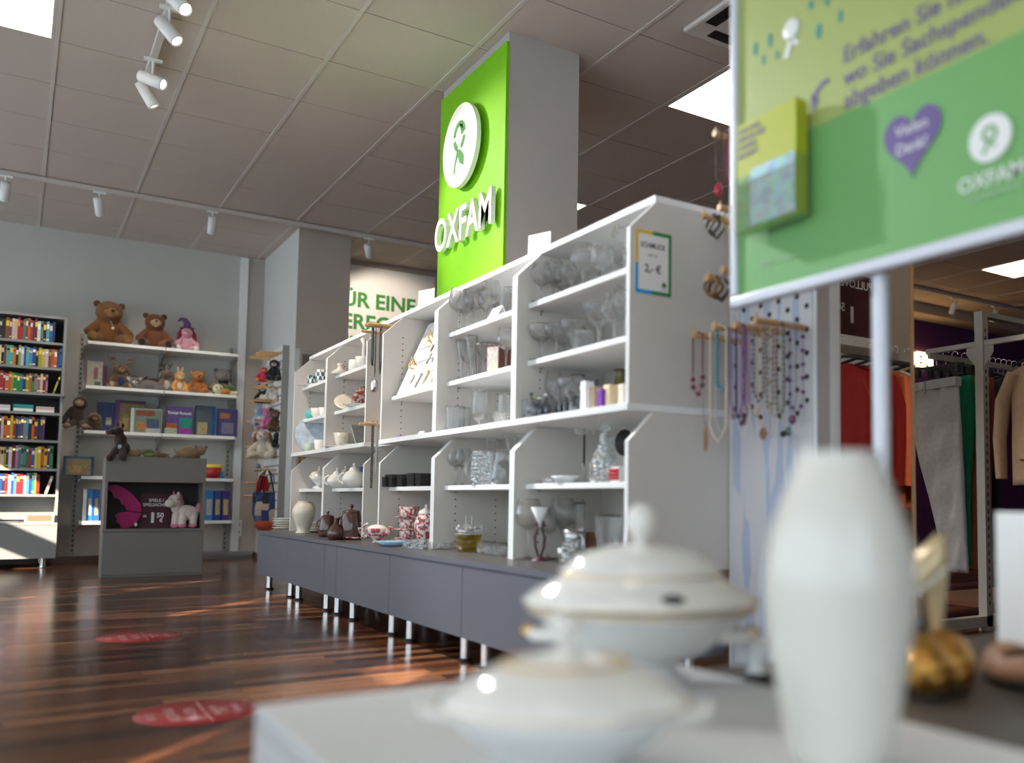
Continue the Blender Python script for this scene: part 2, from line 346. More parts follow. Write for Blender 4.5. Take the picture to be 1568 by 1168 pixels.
# pillar with sign
ST('trim_10', MB().box(2.03, 2.455, 4.16, 5.03, 0, CZ), 'pillar_grey')
sp = E_('wall_sign', 'tall bright green sign panel with white round emblem on the pillar', 'sign', (2.03, 4.155, 1.5))
O('panel', MB().box(-0.016, 0, 0.0, 0.878, -0.9, 1.49), 'green', sp)
cyy, czz = 0.465, 1.07
em = E_ and O('emblem_disc', MB().cyl((0, 0, 0), (-0.025, 0, 0), 0.232, n=64), 'disc_white', sp, loc=(-0.045, cyy, czz))
# the figure: head ring, leaf and tail, sunk-looking green shapes on the disc
def ringseg(r0, r1, a0, a1, cy, cz, n=14, ys=1.0):
    return [(cy + ys * r1 * math.cos(a0 + (a1 - a0) * i / n), cz + r1 * math.sin(a0 + (a1 - a0) * i / n)) for i in range(n + 1)] + [(cy + ys * r0 * math.cos(a1 - (a1 - a0) * i / n), cz + r0 * math.sin(a1 - (a1 - a0) * i / n)) for i in range(n + 1)]
fg = MB()
def flip(pl): return [(-a, b) for a, b in pl]        # drawn as seen from the front (right = -y)
pr = [ringseg(0.050, 0.082, math.radians(5), math.radians(175), 0, 0.058), ringseg(0.050, 0.082, math.radians(190), math.radians(250), 0, 0.05), ringseg(0.050, 0.082, math.radians(290), math.radians(350), 0, 0.05),
      [(-0.034, -0.010), (0.020, -0.030), (0.068, -0.075), (0.064, -0.130), (0.01, -0.102), (-0.020, -0.05)], [(-0.028, -0.02), (-0.012, -0.052), (-0.045, -0.10), (-0.055, -0.155), (-0.072, -0.135), (-0.058, -0.085)],
      [(0.0, 0.125), (0.045, 0.105), (0.06, 0.06), (0.03, 0.05), (0.015, 0.085)]]
for pl in pr: fg.prism([(y, z) for y, z in flip(pl)], 'x', -0.0265, -0.0235)
O('emblem_figure', fg, 'letter_green', em, label='green figure cut into the white disc')
text('lettering', 'OXFAM', 0.27, 'disc_white', (-0.045, 0.835, 0.54), '-x', 0.012, 0.017, sp, sx=0.84)
O('standoff', MB().cyl((-0.045, cyy, czz), (-0.016, cyy, czz), 0.15), 'green', sp)
# FUER EINE GERECHTE wall panel
fp = E_('wall_panel_sign', 'pale wall panel with big green capital letters in the back', 'sign', (2.5, 9.165, 2.0))
O('panel', MB().box(0.0, 1.14, -0.02, 0, -0.9, 0.985), 'paper', fp)
for z, s in ((0.56, 'FÜR EINE'), (0.33, 'GERECHTE'), (0.10, 'WELT.')):
    text('lettering', s, 0.215, 'letter_green', (0.05 if s[0] != 'G' else 0.0, -0.021, z), '-y', 0.001, 0.03, fp, sx=1.0)
# mirror in the block wall
mm = E_('wall_mirror', 'tall framed mirror on the beige wall block behind the shelves', 'mirror', (2.07, 8.388, 0.2))
O('mirror_glass', MB().box(0.02, 0.36, -0.012, -0.002, 0.02, 1.70), 'mirror', mm)
O('frame', MB().box(0, 0.02, -0.02, 0, 0, 1.745).box(0.36, 0.40, -0.02, 0, 0, 1.745).box(0.02, 0.36, -0.02, 0, 1.70, 1.745).box(0.02, 0.36, -0.02, 0, 0, 0.02), 'wall_beige', mm)
# ceiling cassette
a_ = E_('air_conditioner', 'square ceiling air conditioning cassette with dark slots', 'air conditioner', (2.735, 2.915, CZ - 0.036))
O('cover', MB().box(0, 0.72, 0, 0.68, 0, 0.03), 'tbar', a_, bev=0.012)
for q in (0.05, 0.56): O('vent', MB().box(0.12, 0.60, q, q + 0.07, -0.003, 0.002), 'black', a_)
O('vent', MB().box(0.03, 0.10, 0.15, 0.53, -0.003, 0.002), 'black', a_)
O('vent', MB().box(0.62, 0.69, 0.15, 0.53, -0.003, 0.002), 'black', a_)

# ================================================================ TRACK LIGHTS
def track(x0, x1, y0, y1, label):
    t = MB(); z0, z1 = CZ - 0.04, CZ - 0.005
    t.box(x0, x1, y0, y1, z0, z1)
    return O('lighting_track', t, 'tbar', label=label, cat='lighting track', bev=0.002)
track(-3.0, 4.9, 8.18, 8.215, 'long white lighting track across the ceiling before the back wall')
track(0.515, 0.55, 3.2, 5.75, 'short lighting track running away across the upper left ceiling')
track(7.0, 12.0, 6.5, 6.535, 'lighting track above the clothes department')
def spot(x, y, aim, label, energy=40, size=55, lit=True, z=CZ - 0.16, col=(1, 0.86, 0.70), rad=0.033):
    d = (Vector(aim) - Vector((x, y, z))).normalized()
    t = E_('track_spotlight', label, 'spotlight', (x, y, z), group='track spotlights')
    O('adapter', MB().box(-0.045, 0.045, -0.012, 0.012, 0.108, 0.122), 'white', t)
    O('stem', MB().cyl((0, 0, 0.02), (0, 0, 0.11), 0.006), 'white', t)
    O('lamp_head', MB().lathe([(0.0, -0.075), (rad, -0.072), (rad, 0.07), (rad * 0.86, 0.075), (rad * 0.86, 0.05), (0.0, 0.05)], 24, axis=d), 'white', t)
    if lit:
        O('lens', MB().lathe([(0.0, 0.0), (rad * 0.8, 0.0), (0, 0.002)], 20, c=d * 0.056, axis=d), 'spot_face', t)
        ld = bpy.data.lights.new('spot_bulb', 'SPOT'); ld.energy = energy; ld.spot_size = math.radians(size); ld.spot_blend = 0.6; ld.color = col; ld.shadow_soft_size = 0.02
        lo = bpy.data.objects.new('spot_bulb', ld); COL.objects.link(lo); lo.parent = t; lo.location = d * 0.085; lo.rotation_euler = d.to_track_quat('-Z', 'Y').to_euler()
spot(0.53, 4.55, (1.62, 2.7, 1.05), 'lit spotlight at the top edge of the left ceiling', 250, 62, col=(0.93, 0.97, 1.0))
spot(0.53, 4.86, (1.75, 3.9, 1.05), 'lit grey spotlight second from the top on the short track', 125, 58, col=(1, .93, .85))
spot(0.53, 5.50, (2.03, 4.30, 2.1), 'tilted white spotlight third from the top on the short track', 100, 48)
spot(0.53, 5.72, (1.7, 5.6, 0.9), 'white spotlight at the far end of the short track', 85, 62, col=(1, .88, .74))
spot(-0.15, 8.2, (-0.3, 9.7, 1.0), 'spotlight at the left photo edge pointing straight down', 18, 60)
spot(0.46, 8.2, (0.9, 9.6, 1.2), 'tilted spotlight over the big teddy bear', 17, 70)
spot(1.28, 8.2, (1.35, 9.5, 0.9), 'spotlight over the toy shelf, nearest the wall corner', 17, 70)
spot(2.61, 8.2, (3.1, 9.17, 2.35), 'lit spotlight before the pale panel with green capitals', 30, 75)
spot(8.95, 6.52, (9.1, 7.3, 1.2), 'left of the two dim spotlights above the clothes racks', 10, 60, False)
spot(9.75, 6.52, (9.8, 7.3, 1.2), 'right of the two dim spotlights above the clothes racks', 10, 60, False)

# ================================================================ DISPLAY UNITS
XB, XF, XI = 1.96, 1.556, 1.605
def legs(t, pts, h=0.10, r=0.02):
    for (x, y) in pts:
        g = O('leg', MB().cyl((x, y, 0.008), (x, y, h), r), 'chrome', t)
        O('foot_cap', MB().cyl((x, y, 0), (x, y, 0.012), r * 1.35), 'black', g)
def cabinet(y0, y1, label, lp):
    t = E_('base_cabinet', label, 'cabinet', (1.38, y0, 0), group='low grey cabinets under the white shelves')
    w_ = y1 - y0
    O('body', MB().box(0.02, 0.58, 0.002, w_ - 0.002, 0.10, 0.361), 'counter_front', t)
    O('front_panel', MB().box(0.0, 0.018, 0.002, w_ - 0.002, 0.098, 0.359), 'counter_front', t, bev=0.0015)
    O('top_panel', MB().box(-0.002, 0.58, 0.0005, w_ - 0.0005, 0.362, 0.383, 0), ['counter_top'], t, bev=0.001)
    O('edge_strip', MB().box(-0.0035, -0.002, 0.0005, w_ - 0.0005, 0.362, 0.3825), 'counter_front', t)
    legs(t, [(0.047, q - y0) for q in lp] + [(0.53, q - y0) for q in lp])
cabinet(2.33, 3.138, 'low grey cabinet nearest the camera, half hidden by the tureens', [2.45, 3.02])
cabinet(3.138, 3.92, 'low grey cabinet under the yellow glass bowls', [3.20, 3.77])
cabinet(3.92, 4.71, 'low grey cabinet under the red and white crockery', [3.99, 4.56])
cabinet(4.71, 4.93, 'narrow grey filler cabinet in the low cabinet row', [4.82])
cabinet(4.93, 5.73, 'low grey cabinet under the two brown coffee pots', [5.02, 5.61])
cabinet(5.73, 6.53, 'low grey cabinet at the far end of the row', [5.79, 6.36])
def holes(mb, y, x, zr, s):
    for z in zr:
        mb.cyl((x, y, z), (x, y + s * 0.0012, z), 0.0035, n=8, mi=2)
        mb.cyl((x + 0.2, y, z), (x + 0.2, y + s * 0.0012, z), 0.0035, n=8, mi=2)
LOW = [(XB, 0.383), (XF, 0.383), (XF, 0.79), (1.653, 0.885), (XB, 0.885)]
UPP = [(XB, 0.91), (XF, 0.91), (XF, 1.463), (1.655, 1.56), (XB, 1.56)]
def unit(y0, y1, label, shelves=(1.36, 1.137), low=(0.666,)):
    t = E_('shelf_unit', label, 'shelf unit', (0, 0, 0), group='white display shelf units on the low cabinets')
    for poly in (LOW, UPP):
        for a, b_, s in ((y0 + 0.0005, y0 + 0.019, 1), (y1 - 0.019, y1 - 0.0005, -1)):
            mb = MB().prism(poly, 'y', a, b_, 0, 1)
            zb = poly[0][1]
            rng = [zb + 0.03 + 0.032 * k for k in range(7 if poly is LOW else 17)]
            holes(mb, b_ if s > 0 else a, 1.66, [z for z in rng if min(abs(z - q) for q in list(shelves) + list(low)) > 0.014], s)
            O('side_panel', mb, ['shelf_grey', 'shelf_white', 'hole'], t)
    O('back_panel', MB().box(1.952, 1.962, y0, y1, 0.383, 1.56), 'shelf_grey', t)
    O('top_board', MB().box(1.652, 1.965, y0, y1, 1.561, 1.583), 'shelf_white', t, bev=0.001)
    O('middle_board', MB().box(1.550, 1.952, y0, y1, 0.886, 0.909), 'shelf_white', t, bev=0.001)
    for z in list(shelves) + list(low):
        s = O('shelf_board', MB().box(XI, 1.951, y0 + 0.020, y1 - 0.020, z - 0.02, z), 'shelf_white', t, bev=0.001)
        O('shelf_support', MB().cyl((1.66, y0 + 0.02, z - 0.025), (1.66, y0 + 0.034, z - 0.025), 0.005, n=8).cyl((1.66, y1 - 0.02, z - 0.025), (1.66, y1 - 0.034, z - 0.025), 0.005, n=8), 'steel', s)
    return t
unit(2.31, 3.098, 'white shelf bay nearest the camera full of glasses, price poster on its side')
unit(3.100, 3.885, 'white shelf bay second from the camera with stemware and mugs of glass')
unit(3.887, 4.62, 'white shelf bay with the slanted jewellery board', shelves=(1.137,))
unit(4.86, 5.64, 'white shelf bay second from the far end, above the brown coffee pots')
unit(5.642, 6.42, 'white shelf bay at the far end holding the blue plate')
g = E_('filler_panel', 'narrow white panel with pegs between two shelf bays', 'panel', (0, 4.62, 0))
O('back_panel', MB().box(1.80, 1.82, 0.001, 0.239, 0.383, 1.56), 'shelf_grey', g)
O('top_board', MB().box(1.652, 1.965, 0.001, 0.239, 1.561, 1.583), 'shelf_white', g)
O('middle_board', MB().box(1.62, 1.80, 0.001, 0.239, 0.886, 0.909), 'shelf_white', g)
for z, y in ((1.525, 0.07), (1.525, 0.12), (1.50, 0.17), (1.00, 0.08), (1.0, 0.17)):
    O('peg', MB().cyl((1.50, y, z), (1.80, y, z), 0.008), 'wood_peg', g)

# price poster on the end panel
pp = E_('price_poster', 'price poster with yellow, blue and green border on the shelf end', 'poster', (1.575, 2.31, 1.258))
O('sheet', MB().box(0, 0.14, -0.0022, -0.0005, 0, 0.203), 'paper', pp)
O('border_yellow', MB().box(0, 0.011, -0.003, -0.0022, 0.095, 0.203).box(0.011, 0.066, -0.003, -0.0022, 0.191, 0.203), cmat((0.80, 0.52, 0.03)), pp, label='yellow border')
O('border_blue', MB().box(0, 0.011, -0.003, -0.0022, 0, 0.095).box(0.011, 0.066, -0.003, -0.0022, 0, 0.012), cmat((0.02, 0.35, 0.75)), pp, label='blue border')
O('border_green', MB().box(0.129, 0.14, -0.003, -0.0022, 0, 0.203).box(0.066, 0.129, -0.003, -0.0022, 0.191, 0.203).box(0.066, 0.129, -0.003, -0.0022, 0, 0.012), cmat((0.01, 0.25, 0.06)), pp, label='green border')
text('lettering', 'SCHMUCK', 0.024, 'black', (0.068, -0.0024, 0.148), '-y', 0.0002, 0.02, pp, 'CENTER', 0.85)
text('lettering', 'JEDES TEIL', 0.009, 'black', (0.068, -0.0024, 0.122), '-y', 0.0002, 0.0, pp, 'CENTER', 0.85)
text('lettering', '2,- €', 0.036, 'black', (0.068, -0.0024, 0.070), '-y', 0.0002, 0.02, pp, 'CENTER', 0.9)
O('emblem', MB().lathe([(0.0045, 0), (0.009, 0), (0.009, 0.0006), (0.0045, 0.0006)], 20, (0.112, -0.0024, 0.035), axis=(0, -1, 0)), 'letter_green', pp)
text('emblem_text', 'OXFAM', 0.007, 'letter_green', (0.112, -0.0024, 0.018), '-y', 0.0002, 0.0, pp, 'CENTER')
# white cards standing on the top boards
for u, v, la in ((826, 388, 'white card standing on top of the shelf beside the grey pillar'), (653, 465, 'white card standing on top of the shelf before the pale lettered panel')):
    p = at(u, v, x=1.72)
    c = E_('card_stand', la, 'card', (1.72, p.y, 1.583))
    O('card', MB().prism([(-0.004, 0), (0.004, 0), (0.001, 0.105), (-0.001, 0.105)], 'y', -0.06, 0.06), 'paper', c, rz=0.35)
    O('base', MB().box(-0.02, 0.03, -0.02, 0.02, 0, 0.003), 'acrylic', c)

# ================================================================ GLASSWARE
def goblet_prof(h, r, stem=0.5, foot=None, flare=0.0, bowl=None):
    foot = foot or r * 0.9; sz = h * stem
    b0 = [(foot, 0), (foot * 0.95, 0.002), (0.008, 0.007), (0.004, 0.014), (0.0035, sz * 0.6), (0.006, sz)]
    hb = h - sz
    b1 = [(r * 0.38, sz + hb * 0.03), (r * 0.72, sz + hb * 0.12), (r * 0.92, sz + hb * 0.28), (r, sz + hb * 0.46), (r * 0.96, sz + hb * 0.66), (r * 0.84, sz + hb * 0.86), (r * (0.74 + flare), h)]
    if bowl == 'v': b1 = [(r * 0.25, sz + hb * 0.1), (r * 0.55, sz + hb * 0.45), (r, h)]
    if bowl == 'coupe': b1 = [(r * 0.6, sz + hb * 0.12), (r * 0.92, sz + hb * 0.45), (r, h)]
    if bowl == 'tulip': b1 = [(r * 0.7, sz + hb * 0.06), (r * 0.95, sz + hb * 0.2), (r, sz + hb * 0.4), (r * 0.86, h)]
    return b0 + b1
def tumbler_prof(h, r, r0=None):
    r0 = r0 or r * 0.9
    return [(0.0005, 0.0), (r0 * .96, 0), (r0, 0.004), (r0 * .5 + r * .5, h * .5), (r, h)]
GK = {  # kind: (name, profile, material, category)
 'round': ('crystal_goblet', goblet_prof(0.15, 0.042, 0.42), 'crystal', 'goblet'),
 'roundL': ('crystal_goblet', goblet_prof(0.18, 0.048, 0.45), 'crystal', 'goblet'),
 'coupe': ('coupe_glass', goblet_prof(0.12, 0.046, 0.52, bowl='coupe'), 'crystal', 'glass'),
 'wine': ('wine_glass', goblet_prof(0.19, 0.038, 0.5), 'glass', 'wine glass'),
 'wineL': ('wine_glass', goblet_prof(0.20, 0.046, 0.48), 'glass', 'wine glass'),
 'balloon': ('balloon_glass', goblet_prof(0.23, 0.055, 0.5), 'glass', 'wine glass'),
 'flute': ('champagne_flute', goblet_prof(0.19, 0.028, 0.38, bowl='v'), 'glass', 'champagne glass'),
 'martini': ('martini_glass', goblet_prof(0.155, 0.046, 0.5, bowl='v'), 'glass', 'glass'),
 'tulip': ('beer_tulip', goblet_prof(0.17, 0.036, 0.16, foot=0.03, bowl='tulip'), 'glass', 'glass'),
 'tumbler': ('glass_tumbler', tumbler_prof(0.115, 0.028), 'glass', 'tumbler'),
 'tumblerS': ('glass_tumbler', tumbler_prof(0.075, 0.034), 'crystal', 'tumbler'),
 'cone': ('tapered_glass', tumbler_prof(0.19, 0.05, 0.028), 'glass', 'vase'),
 'tube': ('tube_vase', tumbler_prof(0.22, 0.026), 'glass', 'vase'),
 'bowl': ('crystal_bowl', [(0.0, 0), (0.03, 0), (0.045, 0.02), (0.055, 0.055), (0.053, 0.055), (0.03, 0.01), (0, 0.008)], 'crystal', 'bowl'),
 'small': ('cut_crystal_cup', tumbler_prof(0.045, 0.028), 'crystal', 'cup'),
}
GM = {}
BAYS = [(2.33, 3.078), (3.12, 3.865), (3.907, 4.60), (4.88, 5.62), (5.662, 6.40)]
def fit(u, v, x, r=0.045):
    # keep things between the dividers of the bay they stand in
    y = at(u, v, x=x).y
    if x < 1.56: return x, y
    yf = at(u, v, x=1.60).y; bay = min(BAYS, key=lambda b: max(b[0] - yf, yf - b[1], 0))
    while y > bay[1] - r and x > 1.605: x -= 0.01; y = at(u, v, x=x).y
    return x, min(max(y, bay[0] + r), bay[1] - r)
def glass(kind, u, v, z, x, label, group, sc=1.0, tagc=None):
    n, prof, mt, cat = GK[kind]
    x, y = fit(u, v, x, 0.035)
    if kind not in GM:
        prof = [p_ for i_, p_ in enumerate(prof) if not (i_ and prof[i_ - 1][0] > p_[0] and p_[1] < prof[i_ - 1][1] and i_ > 6)]
        o = O(n, MB().lathe(prof, 32, flute=0.02 if mt == 'crystal' else 0, nf=12 if mt == 'crystal' else 0), {'crystal': 'cutglass', 'glass': 'wallglass'}[mt], loc=(x, y, z)); GM[kind] = o
        md = o.modifiers.new('wall', 'SOLIDIFY'); md.thickness = 0.0018 if mt == 'glass' else 0.0026; md.offset = -1; o.modifiers.new('sub', 'SUBSURF').render_levels = 1
    else:
        o = GM[kind].copy(); COL.objects.link(o); o.location = (x, y, z)
        for ch in []: pass
    o.scale = (sc, sc, sc); o.rotation_euler = (0, 0, random.random() * 6)
    tag(o, label, cat, group)
    if tagc:
        pass
    return o
def row(z, items, where, group):
    cnt = {}
    tot = {}
    for it in items: tot[it[0]] = tot.get(it[0], 0) + 1
    names = {'round': 'round crystal goblet', 'roundL': 'large round crystal goblet', 'coupe': 'shallow crystal coupe', 'wine': 'slim clear wine glass', 'wineL': 'wide clear wine glass', 'balloon': 'big clear balloon glass', 'flute': 'clear champagne flute',
             'martini': 'clear cocktail glass', 'tulip': 'tall tulip glass', 'tumbler': 'plain straight tumbler', 'tumblerS': 'low cut glass tumbler', 'cone': 'tall clear tapered glass', 'tube': 'tall clear straight tube vase', 'bowl': 'small cut crystal bowl', 'small': 'tiny cut crystal cup'}
    for it in items:
        k = it[0]; i = cnt.get(k, 0); cnt[k] = i + 1
        pre = names[k] if tot[k] == 1 else ('%s, %s of its kind from left,' % (names[k], ordn(i)))
        glass(k, it[1], it[2], z, it[3], '%s %s' % (pre, where), group, it[4] if len(it) > 4 else 1.0)
NB, SB = ', nearest bay', ', second bay'
row(1.361, [('round', 829, 420, 1.70), ('roundL', 848, 410, 1.68, 0.92), ('round', 862, 415, 1.86), ('coupe', 876, 410, 1.70), ('roundL', 893, 390, 1.68), ('round', 909, 400, 1.86), ('round', 922, 395, 1.70, 1.02), ('coupe', 936, 400, 1.80), ('roundL', 956, 385, 1.66, 0.95)], 'on the top shelf' + NB, 'glasses on the top shelf of the nearest bay')
row(1.138, [('coupe', 829, 510, 1.67, 1.15), ('coupe', 852, 500, 1.67, 1.12), ('round', 866, 500, 1.84), ('coupe', 877, 500, 1.68, 1.1), ('tumblerS', 892, 510, 1.66), ('round', 899, 505, 1.80, 0.8), ('coupe', 918, 490, 1.68, 1.35), ('tumblerS', 930, 500, 1.82), ('round', 940, 480, 1.67, 1.15), ('roundL', 957, 470, 1.66, 1.0)], 'on the middle shelf' + NB, 'glasses on the middle shelf of the nearest bay')
row(0.910, [('tumblerS', 812, 625, 1.66), ('wine', 848, 600, 1.84), ('coupe', 857, 620, 1.66, 0.95), ('tulip', 866, 600, 1.86), ('coupe', 873, 610, 1.64, 1.1), ('flute', 884, 600, 1.84), ('wine', 897, 600, 1.86, 0.9), ('tumbler', 909, 600, 1.84)], 'on the middle board' + NB, 'glasses on the middle board of the nearest bay')
row(1.361, [('wineL', 702, 480, 1.80), ('balloon', 712, 470, 1.72, 0.80), ('balloon', 725, 470, 1.68, 0.85), ('wine', 744, 470, 1.72), ('wineL', 752, 450, 1.68, 0.98), ('tulip', 767, 440, 1.86), ('tumbler', 777, 450, 1.70, 1.3), ('wine', 783, 450, 1.84)], 'on the top shelf' + SB, 'glasses on the top shelf of the second bay')
row(1.138, [('flute', 706, 560, 1.70), ('wine', 716, 560, 1.86, 0.9), ('flute', 722, 550, 1.66, 1.05), ('martini', 741, 555, 1.68, 0.95), ('flute', 732, 550, 1.80), ('wine', 753, 540, 1.84), ('wineL', 775, 540, 1.67, 0.95)], 'on the middle shelf' + SB, 'glasses on the middle shelf of the second bay')
row(0.910, [('tumbler', 692, 640, 1.70), ('tumbler', 703, 640, 1.64), ('tumbler', 712, 640, 1.80), ('tulip', 734, 640, 1.64), ('tumblerS', 746, 645, 1.72), ('tumblerS', 756, 640, 1.80), ('tulip', 773, 620, 1.72, 0.9), ('bowl', 771, 640, 1.63, 0.9)], 'on the middle board' + SB, 'glasses on the middle board of the second bay')
row(0.667, [('balloon', 698, 720, 1.66, 0.72), ('wineL', 709, 720, 1.76, 0.85), ('flute', 752, 715, 1.72, 1.1), ('flute', 783, 700, 1.74, 1.1), ('tumblerS', 763, 735, 1.86)], 'on the low shelf' + SB, 'glasses on the low shelf of the second bay')
CZT = 0.384
p = at(798, 855, z=CZT)
row(CZT, [('balloon', 799, 850, 1.60, 0.98), ('balloon', 861, 850, 1.76, 1.0), ('wine', 839, 855, 1.74), ('tube', 887, 830, 1.80), ('cone', 930, 850, 1.62, 0.95), ('bowl', 905, 850, 1.68), ('bowl', 895, 850, 1.56)], 'on the cabinet top, nearest bay', 'glasses on the cabinet top of the nearest bay')
# row of tiny cut cups on the cabinet top, second bay
gi = 0
for i, u in enumerate((740, 747, 754, 761, 768, 775)):
    for j, x in enumerate((1.60, 1.67)):
        p = at(u + 2, 840, x=x)
        glass('small', u, 838, CZT, x, 'tiny crystal cup, %s from left in the %s row beside the yellow bowls' % (ordn(i), ('front', 'rear')[j]), 'tiny cut crystal cups')
def single(name, mb, m, u, v, z, x, label, cat, rz=0, group=None, **k):
    x, y_ = fit(u, v, x); return O(name, mb, m, loc=(x, y_, z), label=label, cat=cat, rz=rz, group=group, **k)
def thing(name, label, cat, u, v, z, x, rz=0, group=None):
    x, y_ = fit(u, v, x); return E_(name, label, cat, (x, y_, z), rz, group)
# beer mug
def handle(mb, r, z0, z1, d=0.03, t=0.005, ang=0, mi=0):
    c = math.cos(ang); s = math.sin(ang); pts = []
    for i in range(9):
        a = -PI / 2 + PI * i / 8; q = r + d * math.cos(a); pts.append((q * c, q * s, (z0 + z1) / 2 + (z1 - z0) / 2 * math.sin(a)))
    mb.tube(pts, t, 8, mi); return mb
for u, x, la in ((737, 1.64, 'big dimpled glass beer mug with handle on the low shelf'), (745, 1.84, 'rear glass beer mug standing behind the front dimpled mug')):
    t = thing('beer_mug', la, 'mug', u, 735, 0.667, x, 2.2)
    O('mug_body', MB().lathe(tumbler_prof(0.145, 0.045, 0.045), 20, flute=0.03, nf=10), 'crystal', t)
    O('handle', handle(MB(), 0.043, 0.02, 0.12, 0.035, 0.007), 'glass', t)
t = thing('glass_pitcher', 'small clear glass pitcher at the right end of the low shelf, second bay', 'pitcher', 770, 735, 0.667, 1.66, 2.6)
O('pitcher_body', MB().lathe([(0, 0), (0.045, 0), (0.05, 0.03), (0.04, 0.09), (0.032, 0.12), (0.042, 0.145), (0.04, 0.145), (0.03, 0.12), (0.045, 0.02), (0, 0.01)], 24), 'glass', t)
O('handle', handle(MB(), 0.036, 0.04, 0.13, 0.035, 0.005), 'glass', t)
# folded card, small boxes
single('price_card', MB().prism([(-0.03, 0), (0.0, 0.055), (0.03, 0), (0.027, 0), (0, 0.05), (-0.027, 0)], 'y', -0.045, 0.045), 'paper', 762, 482, 1.361, 1.65, 'white folded price card leaning before wine glasses on the top shelf', 'card')
t = thing('wooden_box', 'small wooden box with pale printed front between glasses', 'box', 764, 575, 1.138, 1.68, 0.4)
O('box_body', MB().box(-0.04, 0.04, -0.035, 0.035, 0, 0.115), 'wood_dark', t); O('printed_front', MB().box(-0.042, -0.0402, -0.03, 0.03, 0.004, 0.11), cmat((0.7, 0.55, 0.5), kind='print'), t)
# bottles / small goods on the middle board of the near bay
def bottle(u, x, h, r, c, la, k='glass'):
    t = thing('small_bottle', la, 'bottle', u, 610, 0.910, x, group='small bottles on the middle board of the nearest bay')
    O('bottle_body', MB().lathe([(0, 0), (r, 0), (r, h * 0.55), (r * 0.4, h * 0.7), (r * 0.35, h * 0.9), (0, h * 0.9)], 16), k, t)
    O('stopper', MB().cyl((0, 0, h * 0.9), (0, 0, h), r * 0.4), cmat(c), t)
bottle(806, 1.66, 0.10, 0.018, (0.05, 0.08, 0.2), 'dark blue small bottle at the left end of the middle board', 'smoked')
bottle(818, 1.78, 0.09, 0.022, (0.5, 0.45, 0.1), 'small round bottle with a yellowish stopper on the middle board')
bottle(826, 1.66, 0.085, 0.02, (0.9, 0.9, 0.9), 'short bottle with a white stopper on the middle board', 'smoked')
bottle(836, 1.74, 0.10, 0.02, (0.9, 0.9, 0.9), 'second short bottle with a white stopper, behind the coupe glass', 'smoked')
bottle(882, 1.66, 0.075, 0.022, (0.1, 0.1, 0.12), 'squat smoked bottle with a dark stopper on the middle board', 'smoked')
for i, (u, x, w_, h, c, la) in enumerate(((899, 1.64, .035, .11, (.85, .85, .9), 'white and blue patterned tall box on the middle board'), (912, 1.66, .04, .09, (.55, .42, .25), 'golden brown trinket box on the middle board'), (923, 1.63, .03, .07, (.18, .03, .35), 'small purple box on the middle board'),
        (936, 1.65, .04, .085, (.8, .66, .42), 'cream and gold trinket box on the middle board'), (946, 1.68, .03, .07, (.35, .22, .14), 'dark brown trinket on the middle board'), (956, 1.63, .03, .075, (.85, .72, .62), 'pale pink small box at the right end of the middle board'))):
    single('trinket_box', MB().box(-w_ / 2, w_ / 2, -w_ / 2, w_ / 2, 0, h).box(-w_ / 2 - .002, w_ / 2 + .002, -w_ / 2 - .002, w_ / 2 + .002, h * 0.8, h * 0.84), cmat(c), u, 615, 0.910, x, la, 'box', group='trinket boxes on the middle board of the nearest bay', bev=0.001)
t = thing('brass_bell', 'dark brassy round vase at the back of the middle board', 'vase', 952, 575, 0.910, 1.86)
O('vase_body', MB().lathe([(0, 0), (0.03, 0), (0.05, 0.05), (0.055, 0.09), (0.03, 0.13), (0.022, 0.17), (0.03, 0.185), (0, 0.185)], 20), cmat((0.12, 0.09, 0.02), 0.2), t)
for i, (u, x, h) in enumerate(((857, 1.88, .15), (866, 1.80, .14), (877, 1.88, .155), (890, 1.76, .15), (904, 1.86, .16), (914, 1.80, .15))):
    t = thing('glass_bottle', 'slim tagged bottle, %s from left at the back of the middle board' % ordn(i), 'bottle', u, 600, 0.910, x, group='slim bottles at the back of the middle board')
    O('bottle_body', MB().lathe([(0, 0), (.016, 0), (.017, .05), (.011, .075), (.010, h), (0, h)], 16), 'smoked', t); O('label_tag', MB().box(-.0185, -.0175, -.012, .012, .085, .10), 'paper', t)
# low shelf of near bay
t = thing('candle_dish', 'low white porcelain dish on the low shelf, nearest bay', 'dish', 866, 740, 0.667, 1.64)
O('dish', MB().lathe([(0, 0), (0.03, 0), (0.052, 0.025), (0.05, 0.026), (0.028, 0.006), (0, 0.006)], 24, sy=1.25), 'porcelain_cool', t)
single('glass_ashtray', MB().lathe([(0, 0), (0.03, 0), (0.034, 0.022), (0.03, 0.022), (0.026, 0.008), (0, 0.008)], 8), 'crystal', 842, 742, 0.667, 1.66, 'small clear ashtray left of the white dish', 'ashtray')
t = thing('stemmed_glass', 'tall glass candle holder with a black stem', 'candle holder', 894, 735, 0.667, 1.70)
O('foot', MB().lathe([(0.04, 0), (0.038, 0.003), (0.008, 0.012), (0.006, 0.07)], 24), 'glass', t)
O('stem', MB().cyl((0, 0, 0.06), (0, 0, 0.175), 0.004), 'black', t)
O('rim_dish', MB().lathe([(0.004, 0.175), (0.035, 0.178), (0.042, 0.195), (0.040, 0.195), (0.0, 0.18)], 24), 'glass', t)
t = thing('glass_decanter', 'clear pear-shaped glass decanter with a faceted stopper', 'decanter', 925, 738, 0.667, 1.66)
O('decanter_body', MB().lathe([(0, 0.0), (0.045, 0), (0.056, 0.02), (0.05, 0.07), (0.028, 0.12), (0.016, 0.15), (0.018, 0.165), (0.015, 0.165), (0.024, 0.12), (0.046, 0.06), (0.05, 0.02), (0, 0.012)], 28), 'crystal', t)
